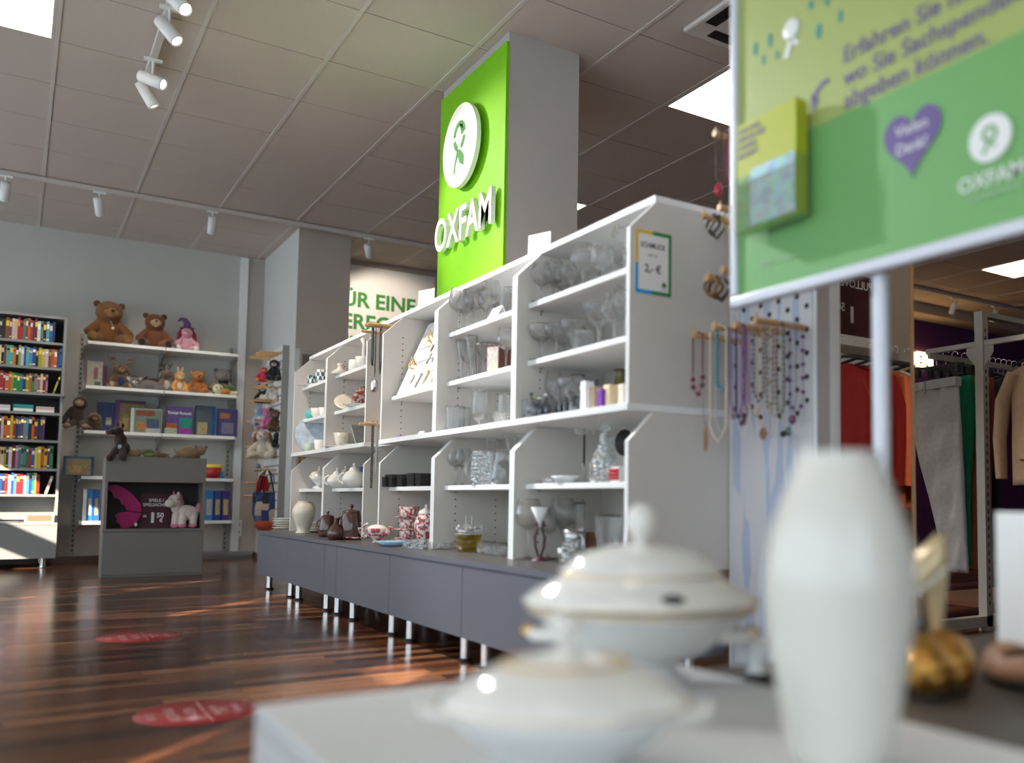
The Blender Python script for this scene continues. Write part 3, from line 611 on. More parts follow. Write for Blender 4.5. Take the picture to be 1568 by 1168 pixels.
O('stopper', MB().ell((0, 0, 0.185), (0.02, 0.02, 0.022), n=8).cyl((0, 0, 0.15), (0, 0, 0.17), 0.012), 'crystal', t)
t = thing('glass_swan', 'clear glass swan-shaped vase beside the decanter', 'vase', 936, 738, 0.667, 1.78)
O('vase_body', MB().tube([(0, 0, 0.0), (0.0, 0.01, 0.05), (0, 0.03, 0.1), (0, 0.035, 0.14), (0, 0.02, 0.17)], [0.045, 0.04, 0.022, 0.014, 0.02], 14), 'glass', t)
t = thing('black_hat', 'black round felt shape high in the near bay corner', 'hat', 956, 700, 0.79, 1.86)
O('hat', MB().ell((0, 0, 0.03), (0.03, 0.05, 0.05)), 'black', t); O('hook', MB().cyl((0, 0, 0.05), (0, 0, 0.095), 0.003), 'steel', t)
t = thing('red_beads_box', 'small white box with red beads at the right end of the low shelf', 'box', 953, 738, 0.667, 1.66)
O('box_body', MB().box(-0.03, 0.03, -0.025, 0.025, 0, 0.05), 'white', t)
b_ = MB()
for k in range(12): b_.ell((-0.034, 0.02 - 0.013 * (k % 4), 0.012 + 0.013 * (k // 4)), 0.007, n=8)
O('beads', b_, 'red', t)
# cabinet top, near bay
t = thing('candle_holder', 'frosted funnel glass on curled dark iron legs', 'candle holder', 826, 853, CZT, 1.60)
O('funnel', MB().lathe([(0.004, 0.12), (0.012, 0.145), (0.035, 0.195), (0.033, 0.195), (0.010, 0.15), (0, 0.13)], 24), 'porcelain_cool', t)
for k in range(4):
    a = k * PI / 2 + 0.4; c, s = math.cos(a), math.sin(a)
    O('iron_leg', MB().tube([(0.006 * c, 0.006 * s, 0.015), (0.022 * c, 0.022 * s, 0.05), (0.026 * c, 0.026 * s, 0.085), (0.010 * c, 0.010 * s, 0.12), (0.018 * c, 0.018 * s, 0.14), (0.026 * c, 0.026 * s, 0.125)], 0.0035, 6), cmat((0.07, 0.02, 0.03), 0.4), t)
O('foot', MB().lathe([(0.035, 0), (0.03, 0.004), (0.008, 0.018), (0, 0.02)], 20), cmat((0.07, 0.02, 0.03), 0.4), t)
t = thing('metal_jug', 'patterned metal and glass jug with a price tag', 'jug', 878, 850, CZT, 1.62)
O('jug_body', MB().lathe([(0, 0), (0.05, 0), (0.055, 0.02), (0.042, 0.06), (0.03, 0.09), (0.036, 0.115), (0.034, 0.115), (0.028, 0.09), (0, 0.02)], 24), 'crystal', t)
O('metal_collar', MB().lathe([(0.031, 0.085), (0.038, 0.118), (0.036, 0.118), (0.029, 0.085)], 24), 'steel', t)
O('handle', handle(MB(), 0.034, 0.03, 0.105, 0.03, 0.004, -1.5), 'steel', t)
O('price_tag', MB().box(-0.055, -0.053, -0.014, 0.014, 0.04, 0.056), 'paper', t)
single('wooden_trivet', MB().prism([(-0.07, 0), (0.05, 0), (0.03, 0.10), (-0.02, 0.10)], 'x', -0.006, 0.006), 'wood_dark', 907, 830, CZT, 1.84, 'brown wooden wedge-shaped block leaning at the back of the near bay', 'block', rz=0.1)
# amber bowls with silver rack
t = thing('serving_dish', 'ribbed clear serving dish in a metal rack above yellow bowls', 'serving dish', 717, 845, CZT, 1.62)
for k in range(3):
    O('amber_bowl', MB().lathe([(0, 0.0), (0.045, 0.0), (0.06, 0.022), (0.06, 0.026), (0.056, 0.026), (0.04, 0.006), (0, 0.006)], 28, c=(0, 0, 0.001 + 0.022 * k)), 'amber_glass', t)
O('metal_rack', MB().lathe([(0.066, 0.072), (0.070, 0.074), (0.066, 0.077), (0.063, 0.074)], 28).cyl((0, -0.03, 0.07), (0, -0.03, 0.15), 0.0018).cyl((0, 0.03, 0.07), (0, 0.03, 0.15), 0.0018), 'steel', t)
O('ribbed_dish', MB().lathe([(0, 0.074), (0.035, 0.074), (0.055, 0.09), (0.06, 0.115), (0.058, 0.115), (0.03, 0.08), (0, 0.08)], 40, flute=0.05, nf=10), 'crystal', t)
tr = thing('glass_tray', 'long clear ribbed glass tray before the divider', 'tray', 656, 838, CZT, 1.56)
q = MB().box(-0.06, 0.06, -0.13, 0.13, 0, 0.006)
for k in range(26): q.box(-0.066, -0.058, -0.13 + 0.01 * k, -0.124 + 0.01 * k, 0.0, 0.034)
q.box(-0.066, 0.066, -0.136, -0.13, 0, 0.034).box(-0.066, 0.066, 0.13, 0.136, 0, 0.034).box(0.058, 0.064, -0.13, 0.13, 0, 0.034)
O('tray_body', q, 'crystal', tr)

# ================================================================ PORCELAIN
m = mat('transfer_red', (0.78, 0.45, 0.44), 0.2, coat=0.3); nt = m.node_tree; N = nt.nodes; nz = [n for n in N if n.type == 'TEX_NOISE'][0]; nz.inputs['Scale'].default_value = 55; nz.inputs['Detail'].default_value = 3
r_ = N.new('ShaderNodeValToRGB'); r_.color_ramp.elements[0].position = 0.46; r_.color_ramp.elements[0].color = (0.42, 0.06, 0.08, 1); r_.color_ramp.elements[1].position = 0.54; r_.color_ramp.elements[1].color = (0.80, 0.72, 0.66, 1); nt.links.new(nz.outputs['Fac'], r_.inputs[0]); nt.links.new(r_.outputs[0], N['Principled BSDF'].inputs['Base Color'])
def plate(t, r=0.11, m='porcelain', name='plate', c=(0, 0, 0), axis=None):
    return O(name, MB().lathe([(0, 0), (r * 0.55, 0), (r * 0.7, r * 0.06), (r, r * 0.14), (r, r * 0.16), (r * 0.68, r * 0.09), (0, r * 0.04)], 32, c=c, axis=axis), m, t)
def cup(label, u, v, z, x, m='transfer_red', h=0.055, r=0.045, group=None, saucer=True, cat='cup', rz=2.0):
    t = thing('tea_cup', label, cat, u, v, z, x, rz, group)
    z0 = 0.0
    O('cup_body', MB().lathe([(0, z0), (r * 0.55, z0), (r * 0.8, z0 + h * 0.3), (r, z0 + h), (r - 0.002, z0 + h), (r * 0.7, z0 + h * 0.2), (0, z0 + 0.006)], 28), m, t)
    O('handle', handle(MB(), r * 0.85, z0 + h * 0.2, z0 + h * 0.85, 0.018, 0.0035), m, t)
    return t
for k in range(3):
    zz = CZT + 0.002 + k * 0.062
    p0 = at(626, 820, x=1.62)
    if k >= 0:
        O('saucer', MB().lathe([(0, 0), (0.035, 0), (0.07, 0.008), (0.07, 0.010), (0.03, 0.004), (0, 0.004)], 28), 'transfer_red', loc=(1.62, p0.y, zz + (0.018 if k == 0 else 0)), label='red transfer saucer, %s of the stacked cups' % ['lowest', 'middle', 'topmost'][k], cat='saucer', group='red transfer saucers')
    cup('red transfer-print tea cup, %s in the stack of three' % ['lowest', 'middle', 'topmost'][k], 626, 820, zz + (0.023 if k == 0 else 0.005), 1.62, group='red transfer tea cups', h=0.052, r=0.05)
single('red_plate', MB().lathe([(0, 0), (0.05, 0), (0.11, 0.014), (0.11, 0.017), (0.05, 0.006), (0, 0.006)], 36), 'transfer_red', 618, 828, CZT, 1.62, 'red-rimmed plate under the stack of cups', 'plate')
t = thing('ginger_jar', 'tall red and white lidded jar beside the stacked cups', 'jar', 652, 820, CZT, 1.66)
O('jar_body', MB().lathe([(0, 0), (0.035, 0), (0.04, 0.02), (0.058, 0.08), (0.055, 0.12), (0.035, 0.15), (0, 0.15)], 28, flute=0.02, nf=12), 'transfer_red', t)
O('lid', MB().lathe([(0.038, 0.15), (0.036, 0.162), (0.015, 0.175), (0.006, 0.18), (0.009, 0.19), (0, 0.197)], 24), 'porcelain', t)
t = thing('sauce_boat', 'red and white footed teapot-shaped sauce boat', 'sauce boat', 577, 830, CZT, 1.52, 2.3)
O('boat_body', MB().lathe([(0, 0.0), (0.03, 0.0), (0.018, 0.014), (0.035, 0.03), (0.055, 0.055), (0.058, 0.072), (0.054, 0.073), (0.03, 0.035), (0, 0.03)], 28, sy=0.8), 'transfer_red', t)
O('lid', MB().lathe([(0.054, 0.072), (0.035, 0.087), (0.0, 0.092)], 24, sy=0.8), 'porcelain', t)
O('handle', handle(MB(), 0.05, 0.03, 0.095, 0.03, 0.005), 'transfer_red', t)
O('spout', MB().tube([(-0.045, 0, 0.05), (-0.07, 0, 0.065), (-0.078, 0, 0.08)], [0.018, 0.013, 0.012], 10), 'transfer_red', t)
cup('red transfer tea cup standing left of the sauce boat', 557, 820, CZT + 0.016, 1.56, h=0.05)
single('red_saucer', MB().lathe([(0, 0), (0.04, 0), (0.085, 0.012), (0.085, 0.015), (0.04, 0.005), (0, 0.005)], 32), 'transfer_red', 557, 825, CZT, 1.56, 'red-rimmed saucer under the cup left of the sauce boat', 'saucer')
single('lightblue_bowl', MB().lathe([(0, 0), (0.06, 0), (0.085, 0.02), (0.083, 0.022), (0.055, 0.006), (0, 0.006)], 32), 'lightblue', 604, 833, CZT, 1.50, 'shallow light blue dish at the cabinet edge', 'dish')
# brown coffee pots
def pot(label, u, x, s, cat='coffee pot'):
    t = thing('coffee_pot', label, cat, u, 822, CZT, x, 2.4)
    O('pot_body', MB().lathe([(0, 0), (0.055 * s, 0), (0.06 * s, 0.02 * s), (0.058 * s, 0.08 * s), (0.047 * s, 0.135 * s), (0.044 * s, 0.142 * s), (0, 0.142 * s)], 28), 'brown_glaze', t)
    l = O('lid', MB().lathe([(0.045 * s, 0.142 * s), (0.043 * s, 0.15 * s), (0.014 * s, 0.160 * s), (0, 0.162 * s)], 24), 'brown_glaze', t)
    O('knob', MB().cyl((0, 0, 0.16 * s), (0, 0, 0.17 * s), 0.006 * s).ell((0, 0, 0.176 * s), 0.012 * s), 'brown_glaze', l)
    O('handle', handle(MB(), 0.052 * s, 0.035 * s, 0.12 * s, 0.035 * s, 0.006 * s), 'brown_glaze', t)
    O('spout', MB().tube([(-0.045 * s, 0, 0.075 * s), (-0.075 * s, 0, 0.10 * s), (-0.082 * s, 0, 0.135 * s)], [0.017 * s, 0.011 * s, 0.010 * s], 10), 'brown_glaze', t)
pot('smaller brown glazed coffee pot, left of the little vase', 501, 1.50, 0.80)
pot('larger brown glazed coffee pot, right of the little vase', 537, 1.52, 1.02)
single('brown_vase', MB().lathe([(0, 0), (0.035, 0), (0.046, 0.025), (0.04, 0.055), (0.018, 0.08), (0.008, 0.10), (0.010, 0.115), (0, 0.115)], 24), 'brown_glaze', 514, 824, CZT, 1.44, 'small brown onion-shaped vase between the two coffee pots', 'vase')
t = thing('white_pitcher', 'cream bulbous pitcher vase before the plates on the cabinet', 'pitcher', 464, 815, CZT, 1.52, 3.6)
t.scale = (.8, .8, .93); O('pitcher_body', MB().lathe([(0, 0), (0.058, 0), (0.055, 0.008), (0.045, 0.02), (0.062, 0.06), (0.088, 0.13), (0.085, 0.165), (0.06, 0.20), (0.045, 0.21), (0.05, 0.215), (0.045, 0.217), (0.0, 0.20)], 32), 'cream', t)
O('handle', MB().tube([(-0.05, 0, 0.21), (-0.085, 0, 0.205), (-0.105, 0, 0.16), (-0.095, 0, 0.09), (-0.075, 0, 0.055)], 0.008, 8), 'cream', t)
for k, (u, x) in enumerate(((440, 1.60), (487, 1.66))):
    for j in range(5 if k == 0 else 4):
        p0 = at(u, 800, x=x)
        O('stacked_plate', MB().lathe([(0, 0), (0.05, 0), (0.1 - 0.012 * (j > 2) * k, 0.014), (0.1 - 0.012 * (j > 2) * k, 0.017), (0.05, 0.005), (0, 0.005)], 32), ('porcelain', 'cream', 'cream', 'porcelain', 'porcelain_cool')[j], loc=(x, p0.y, CZT + 0.016 * j), label='white plate, %s from the bottom of the stack %s the cream pitcher' % (ordn(j), ('left of', 'right of')[k]), cat='plate', group='stacked plates beside the cream pitcher')
# far bays
mat('plate_blue', (0.50, 0.58, 0.70), 0.2, noise=0.5, ns=22)
def mug(label, u, v, z, x, m, h=0.075, r=0.036): return cup(label, u, v, z, x, m, h, r, cat='mug')
m = mat('checker', (0.75, 0.74, 0.7), 0.3) ; nt = m.node_tree
ck = nt.nodes.new('ShaderNodeTexChecker'); ck.inputs['Scale'].default_value = 38; ck.inputs[1].default_value = (0.75, 0.74, 0.68, 1); ck.inputs[2].default_value = (0.02, 0.09, 0.14, 1)
nt.links.new([n for n in nt.nodes if n.type == 'TEX_COORD'][0].outputs['Object'], ck.inputs[0]); nt.links.new(ck.outputs[0], nt.nodes['Principled BSDF'].inputs['Base Color'])
mug('left checkered mug on the top shelf of the farthest bay', 479, 585, 1.364, 1.66, 'checker')
mug('right checkered mug on the top shelf of the farthest bay', 491, 580, 1.364, 1.66, 'checker', 0.095)
single('small_saucer', MB().lathe([(0, 0), (0.03, 0), (0.06, 0.008), (0.06, 0.010), (0, 0.004)], 24), 'porcelain', 471, 588, 1.361, 1.64, 'white saucer left of the checkered mugs', 'saucer')
mug('teal and white mug on the middle shelf of the farthest bay', 475, 638, 1.138, 1.64, cmat((0.10, 0.5, 0.55), 0.3, 'print'), 0.06)
mug('white mug with black patches on the middle shelf of the farthest bay', 485, 636, 1.138, 1.64, 'porcelain', 0.062, 0.042)
mug('white mug at the right end of the middle shelf of the farthest bay', 496, 634, 1.138, 1.66, 'porcelain', 0.06)
t = thing('blue_plate', 'large white plate with blue pattern standing in the farthest bay', 'plate', 482, 690, 0.910, 1.68, 0)
O('plate_body', MB().lathe([(0, 0), (0.07, 0), (0.13, 0.016), (0.13, 0.019), (0.07, 0.006), (0, 0.006)], 36, c=(0, 0, 0.128), axis=(-0.35, -1, 0.22)), 'plate_blue', t)
O('plate_stand', MB().tube([(0, -0.04, 0.003), (0, 0.03, 0.003), (0, 0.07, 0.10)], 0.003, 6).tube([(-0.03, -0.04, 0.02), (-0.03, -0.04, 0.003), (0.03, -0.04, 0.003), (0.03, -0.04, 0.02)], 0.003, 6), 'dark', t)
mug('white cup with a dark plant motif before the blue plate', 473, 690, 0.910, 1.60, cmat((0.6, 0.62, 0.6), 0.3, 'print'), 0.055)
mug('white cup at the divider, right of the blue plate', 490, 685, 0.910, 1.62, 'porcelain', 0.07, 0.04)
# second far bay
t = thing('pink_figurine', 'small pinkish porcelain figurine on a dish, top shelf above the coffee pots', 'figurine', 521, 575, 1.361, 1.65)
O('figure', MB().lathe([(0, 0.005), (0.04, 0.006), (0.045, 0.02), (0.02, 0.035), (0.016, 0.055), (0.022, 0.065), (0.0, 0.075)], 18), cmat((0.72, 0.58, 0.52), 0.25), t)
O('dish', MB().lathe([(0, 0), (0.04, 0), (0.055, 0.01), (0.05, 0.01), (0, 0.004)], 24), 'porcelain', t)
single('sugar_bowl', MB().lathe([(0, 0), (0.04, 0), (0.045, 0.02), (0.043, 0.07), (0.04, 0.07), (0.04, 0.02), (0, 0.01)], 24), 'porcelain', 545, 565, 1.361, 1.66, 'white straight-sided bowl on the top shelf above the coffee pots', 'bowl')
t = thing('swan_vase', 'white swan-necked vase at the right of the top shelf above the coffee pots', 'vase', 557, 560, 1.361, 1.66)
O('vase_body', MB().lathe([(0, 0), (0.03, 0), (0.045, 0.03), (0.05, 0.07), (0.046, 0.07), (0.0, 0.02)], 24), 'porcelain', t)
O('neck', MB().tube([(0, 0, 0.05), (0, 0.01, 0.11), (0, 0.0, 0.15), (0, 0.03, 0.175), (0, 0.045, 0.17)], [0.012, 0.010, 0.010, 0.016, 0.006], 10), 'porcelain', t)
t = thing('leaning_plate', 'cream plate leaning on the middle shelf above the coffee pots', 'plate', 534, 615, 1.138, 1.66); plate(t, 0.085, 'cream', 'plate_body', (0, 0, 0.045), (-0.25, -0.75, 0.9))
t = thing('patterned_plate', 'brown patterned plate leaning on the divider of the middle shelf', 'plate', 556, 610, 1.138, 1.68); plate(t, 0.075, 'transfer_red', 'plate_body', (0, 0, 0.055), (-0.5, 0.9, 0.5))
single('round_dish', MB().lathe([(0, 0), (0.05, 0), (0.085, 0.015), (0.083, 0.017), (0, 0.006)], 28), 'porcelain', 548, 615, 1.138, 1.64, 'flat pale dish between the two leaning plates', 'dish')
cup('cream coffee jug on a saucer, middle board above the coffee pots', 523, 685, 0.918, 1.64, 'cream', 0.085, 0.048, cat='jug')
single('oval_saucer', MB().lathe([(0, 0), (0.05, 0), (0.10, 0.007), (0.10, 0.009), (0, 0.004)], 28), 'porcelain', 521, 690, 0.910, 1.64, 'white saucer under the cream jug', 'saucer')
single('small_tray', MB().lathe([(0, 0), (0.05, 0), (0.075, 0.007), (0.075, 0.009), (0, 0.004)], 28), 'porcelain', 541, 685, 0.910, 1.62, 'flat white saucer right of the cream jug', 'saucer')
t = thing('photo_frame', 'small dark patterned frame leaning on the divider above the coffee pots', 'picture frame', 551, 675, 0.910, 1.68, 0.25)
O('frame_body', MB().prism([(-0.05, 0), (-0.04, 0), (0.03, 0.13), (0.02, 0.13)], 'x', -0.05, 0.05), cmat((0.3, 0.28, 0.28), 0.4, 'print'), t)
def teapot(label, u, x, s, z=0.667, m='porcelain', flat=False):
    t = thing('teapot', label, 'teapot', u, 740, z, x, 2.5)
    O('pot_body', MB().lathe([(0, 0), (0.035 * s, 0), (0.058 * s, 0.03 * s), (0.06 * s, 0.05 * s), (0.04 * s, 0.08 * s), (0.02 * s, 0.085 * s), (0, 0.085 * s)], 28), m, t)
    l = O('lid', MB().lathe([(0.03 * s, 0.082 * s), (0.02 * s, 0.10 * s), (0.006 * s, 0.106 * s), (0.010 * s, 0.118 * s), (0, 0.126 * s)], 24), m, t)
    O('handle', handle(MB(), 0.05 * s, 0.02 * s, 0.075 * s, 0.028 * s, 0.005 * s), m, t)
    O('spout', MB().tube([(-0.05 * s, 0, 0.03 * s), (-0.078 * s, 0, 0.05 * s), (-0.088 * s, 0, 0.075 * s)], [0.014 * s, 0.010 * s, 0.008 * s], 10), m, t)
teapot('rounded white teapot with small flowers, left of three on the low shelf', 516, 1.64, 1.0)
teapot('white teapot with a tall knob, middle of three on the low shelf', 529, 1.70, 1.1, m='cream')
teapot('plain white teapot, right of three on the low shelf', 542, 1.62, 1.15)
single('blue_tin', MB().cyl((0, 0, 0), (0, 0, 0.13), 0.03), cmat((0.04, 0.06, 0.16), 0.3), 553, 735, 0.667, 1.72, 'dark blue round tin behind the plain white teapot', 'tin')
t = thing('footed_tureen', 'white footed tureen with a lid on the low shelf of the farthest bay', 'tureen', 489, 745, 0.667, 1.64)
O('bowl', MB().lathe([(0.045, 0), (0.04, 0.012), (0.02, 0.02), (0.045, 0.05), (0.068, 0.08), (0.064, 0.08), (0, 0.04)], 28), 'porcelain', t)
O('lid', MB().lathe([(0.064, 0.08), (0.05, 0.105), (0.015, 0.118), (0.008, 0.13), (0.014, 0.14), (0, 0.146)], 28), 'cream', t)
# jewellery board in the third bay
jb = E_('jewellery_board', 'slanted white board with bracelets, rings and ties in the middle bay', 'display board', (1.62, 3.95, 1.139))
sl = 0.42; hh = 0.395
def JP(y, z, off=0.0): return (z * sl - off, y, z)
O('board', MB().prism([(0, 0), (0.008, 0), (0.008 + sl * hh, hh), (sl * hh, hh)], 'y', 0.0, 0.62), 'paper', jb)
cnt = 0
for (y, z, r, c, la) in ((0.47, 0.31, 0.030, 'gold', 'gold bangle at the upper left of the jewellery board'), (0.44, 0.27, 0.026, 'gold', 'thin gold bangle below the upper left bangle'), (0.57, 0.175, 0.030, 'wood_peg', 'tan bracelet at the left edge of the jewellery board'), (0.53, 0.165, 0.028, 'gold', 'gold bracelet overlapping the tan bracelet'), (0.15, 0.10, 0.026, 'black', 'black cord bracelet at the lower right of the jewellery board'), (0.115, 0.105, 0.024, 'black', 'second black cord bracelet at the right rim of the board')):
    cc = Vector((1.62, 3.95, 1.139)) + Vector(JP(y, z, 0.014))
    pts = [(0.008 * math.sin(2 * a), r * math.cos(a), r * math.sin(a)) for a in [2 * PI * k / 20 for k in range(21)]]
    O('bangle', MB().tube(pts, 0.003, 6), c, loc=cc, label=la, cat='bracelet', group='bracelets on the jewellery board')
jr = random.Random(3)
cols = ['gold', 'wood_mid', 'steel', 'wood_dark', 'cream', 'gold', 'black']
nrow = 0
for rz_, n in ((0.345, 7), (0.27, 6), (0.19, 5), (0.09, 5)):
    for k in range(n):
        y = 0.05 + (0.36 if rz_ > 0.1 else 0.5) * k / n + jr.uniform(-0.01, 0.01); m_ = jr.choice(cols); L_ = jr.uniform(0.035, 0.07)
        p0 = JP(y, rz_, 0.004); p1 = JP(y + 0.012, rz_ - L_, 0.006)
        O('earring', MB().ell((0, 0, 0), 0.009, n=8).tube([(0, 0, 0), Vector(p1) - Vector(p0)], 0.006, 6, flat=0.5), m_, loc=Vector((1.62, 3.95, 1.139)) + Vector(p0), label='earring or pin, %s from the right in the %s row of the jewellery board' % (ordn(k), ['top', 'second', 'third', 'bottom'][nrow]), cat='jewellery', group='earrings on the jewellery board')
    nrow += 1
for z in (0.33, 0.25, 0.17): O('ledge', MB().box(z * sl - 0.006, z * sl, 0.02, 0.60, z - 0.002, z + 0.001), 'paper', jb)
# black boxes on low shelf of third bay
k = 0
for u, w_, h in ((597, .05, .05), (606, .10, .062), (621, .10, .062), (640, .09, .065), (652, .06, .062)):
    t = thing('jewel_case', 'black ribbed storage case, %s from the left on the low shelf' % ordn(k), 'case', u, 740, 0.667, 1.65, group='black cases on the low shelf'); k += 1
    O('case_body', MB().box(-0.04, 0.06, -w_ / 2, w_ / 2, 0, h * 0.72), 'black', t, bev=0.003)
    q = MB().box(-0.041, 0.061, -w_ / 2 - 0.001, w_ / 2 + 0.001, h * 0.74, h)
    for i in range(int(w_ / 0.014)): q.box(-0.0435, -0.041, -w_ / 2 + 0.004 + 0.014 * i, -w_ / 2 + 0.010 + 0.014 * i, h * 0.1, h)
    O('ribbed_lid', q, 'dark', t)
single('price_card_small', MB().prism([(-0.015, 0), (0, 0.02), (0.015, 0)], 'y', -0.03, 0.03), 'paper', 646, 664, 0.910, 1.60, 'small white folded card on the middle board of the third bay', 'card')
single('lilac_dish', MB().lathe([(0, 0), (0.02, 0), (0.03, 0.012), (0, 0.012)], 20), cmat((0.45, 0.3, 0.6)), 614, 672, 0.910, 1.60, 'little lilac dish on the middle board of the third bay', 'dish')

# ================================================================ NECKLACES
def necklace(y0, y1, x, ztop, zbot, c, label, bead=0.004, group=None, cat='necklace', pend=None, name='necklace', wire=False, big=None, every=1.0, peg=0.010, knot=None, twist=0, mats=None, loc=None):
    # two strands hanging from a peg (along x) joined in a loop at the bottom; mats=alternative second bead colour
    mb = MB(); L_ = ztop - zbot; ym = (y0 + y1) / 2; hw = abs(y1 - y0) / 2
    base = Vector((x, ym, zbot)); pts = []
    n = max(30, int(2 * L_ / max(bead * 1.9 * every, 0.004)))
    for i in range(n + 1):
        t = i / n; s = abs(2 * t - 1); sgn = -1 if t < 0.5 else 1
        zz = L_ * (1 - (1 - s) ** 1.0); wid = hw * min(1, (s * 7) ** 0.5) if s < 1 / 7 else hw
        zz = L_ * s - (0.0)
        top = max(0, (s - 0.96) / 0.04); wid = wid * (1 - top) + peg * top
        pts.append(Vector((0.004 * math.sin(i * 0.7) * (twist > 0) + 0.003 * sgn, sgn * wid, zz)))
    mb.tube(pts, 0.0012 if not wire else bead * 0.7, 5, 0)
    if not wire:
        for i, p_ in enumerate(pts):
            b = bead
            if big and abs(2 * i / n - 1) < big[0]: b = big[1] if i % 3 == 0 else bead * 0.7
            mb.ell(p_, (b, b, b * 0.95), 1 if (mats and i % 2 == 0) else 0, n=6 if b < 0.005 else 8)
    ml = [cmat(c, kind='bead')] + ([cmat(mats, kind='bead')] if mats else [])
    if pend:
        t = E_(name, label, cat, base, group=group); O('strand', mb, ml, t)
        kind, pc, s = pend
        pb = MB()
        if kind == 'leaf': pb.ell((0, 0, -s), (s * 0.08, s * 0.28, s), n=12)
        elif kind == 'disc': pb.lathe([(0, -0.003), (s, -0.003), (s, 0.003), (0, 0.003)], 16, c=(0, 0, -s), axis=(1, 0, 0))
        elif kind == 'flower':
            for k in range(6): pb.ell((0, s * 0.55 * math.cos(k * PI / 3), -s + s * 0.55 * math.sin(k * PI / 3)), (s * 0.2, s * 0.42, s * 0.42), n=8)
            pb.ell((-0.005, 0, -s), s * 0.3, n=8)
        elif kind == 'stone': pb.ell((0, 0, -s), (s * 0.5, s * 0.8, s), n=8)
        elif kind == 'watch': pb.lathe([(0, -0.01), (s * 0.9, -0.01), (s, 0), (s * 0.9, 0.01), (0, 0.01)], 28, c=(0, 0, -s - 0.01), axis=(-1, 0, 0)).lathe([(0.008, -0.003), (0.012, 0), (0.008, 0.003), (0.005, 0), (0.008, -0.003)], 14, c=(0, 0, 0.0), axis=(-1, 0, 0))
        O('pendant', pb, pc, t)
        if kind == 'watch': O('watch_face', MB().cyl((-0.0125, 0, -s - 0.01), (-0.0115, 0, -s - 0.01), s * 0.7), 'white', t)
        return t
    return O(name, mb, ml, loc=base, label=label, cat=cat, group=group)
# tower beside the shelves: perforated white board with pegs facing the aisle
tw = E_('pegboard_tower', 'white perforated board with wooden pegs full of necklaces', 'display board', (1.96, 1.907, 0))
q = MB().box(0.0, 0.09, 0.0, 0.398, 0.0, 2.15)
O('tower_body', q, 'white', tw)
m = mat('board_streaks', (0.75, 0.76, 0.80), 0.25, coat=0.3); nt = m.node_tree; N = nt.nodes
mpn = N.new('ShaderNodeMapping'); mpn.inputs['Scale'].default_value = (1, 14, 1.6); tcn = [n for n in N if n.type == 'TEX_COORD'][0]; nzn = N.new('ShaderNodeTexNoise'); nzn.inputs['Scale'].default_value = 1.5
nt.links.new(tcn.outputs['Object'], mpn.inputs[0]); nt.links.new(mpn.outputs[0], nzn.inputs['Vector'])
rr = N.new('ShaderNodeValToRGB'); rr.color_ramp.elements[0].position = 0.52; rr.color_ramp.elements[0].color = (0.72, 0.71, 0.74, 1); rr.color_ramp.elements[1].position = 0.56; rr.color_ramp.elements[1].color = (0.50, 0.57, 0.74, 1)  # pale blue streaks running up the board face
nt.links.new(nzn.outputs['Fac'], rr.inputs[0]); nt.links.new(rr.outputs[0], N['Principled BSDF'].inputs['Base Color'])
q = MB().box(-0.004, 0.0, 0.012, 0.386, 0.08, 2.13)
zz = 1.235; rowi = 0
while zz > 0.84:
    for k in range(4 + (rowi % 2)): q.cyl((-0.0062, 0.035 + 0.082 * k + (0.0 if rowi % 2 else 0.041), zz), (-0.004, 0.035 + 0.082 * k + (0 if rowi % 2 else 0.041), zz), 0.0085, n=14, mi=1)
    zz -= 0.036; rowi += 1
for k in range(4): q.cyl((-0.0062, 0.03 + 0.08 * k, 1.29), (-0.004, 0.03 + 0.08 * k, 1.29), 0.0085, n=14, mi=1)
O('streaked_face', q, ['board_streaks', 'hole'], tw, label='glossy face with pale blue streaks and dark holes')
O('side_strip', MB().box(0.055, 0.091, -0.002, 0.0, 0, 2.15), 'white', tw); O('side_face', MB().box(0.0, 0.055, -0.0015, 0.0, 0, 2.15), 'pillar_grey', tw)
O('base_foot', MB().box(-0.12, 0.12, 0.02, 0.38, 0, 0.02), 'black', tw)
PEGS = [(1.955, 1.133), (2.047, 1.133), (2.145, 1.143), (2.245, 1.133)]
def peg(y, z, n=1):
    pg = O('wooden_peg', MB().cyl((0, 0, 0), (-0.2, 0, 0), 0.0105).cyl((-0.192, 0, 0.008), (-0.194, 0, 0.022), 0.003, n=8), 'wood_peg', tw, loc=(-0.004, y - 1.907, z), rot=(0, 0, 0))
for y, z in PEGS + [(2.142, 1.753), (2.199, 1.507), (2.119, 1.511), (2.179, 1.302), (2.103, 1.312)]: peg(y, z)
NG = 'necklaces on the lower pegs of the perforated board'
y1_, y2_, y3_, y4_ = 2.245, 2.145, 2.047, 1.955
necklace(2.215, 2.272, 1.775, 1.14, 0.945, (0.22, 0.015, 0.06), 'dark red bead necklace, leftmost on the front peg', 0.0042, NG, big=(0.35, 0.009))
necklace(2.10, 2.185, 1.775, 1.15, 0.79, (0.80, 0.68, 0.50), 'long cream pearl necklace', 0.0048, NG)
necklace(2.115, 2.17, 1.79, 1.15, 0.95, (0.01, 0.30, 0.38), 'teal twisted bead necklace hanging inside the cream pearls', 0.0065, NG)
necklace(2.12, 2.20, 1.81, 1.14, 0.82, (0.70, 0.68, 0.70), 'silver grey pearl necklace behind the cream pearls', 0.0035, NG, mats=(0.5, 0.5, 0.5))
necklace(2.215, 2.25, 1.80, 1.13, 0.845, (0.25, 0.15, 0.12), 'thin brown cord with a long tan leaf pendant', 0.0012, NG, pend=('leaf', 'wood_mid', 0.042), wire=True)
necklace(2.12, 2.15, 1.83, 1.14, 0.86, (0.10, 0.02, 0.05), 'dark garnet bead necklace behind the pearls', 0.0035, NG)
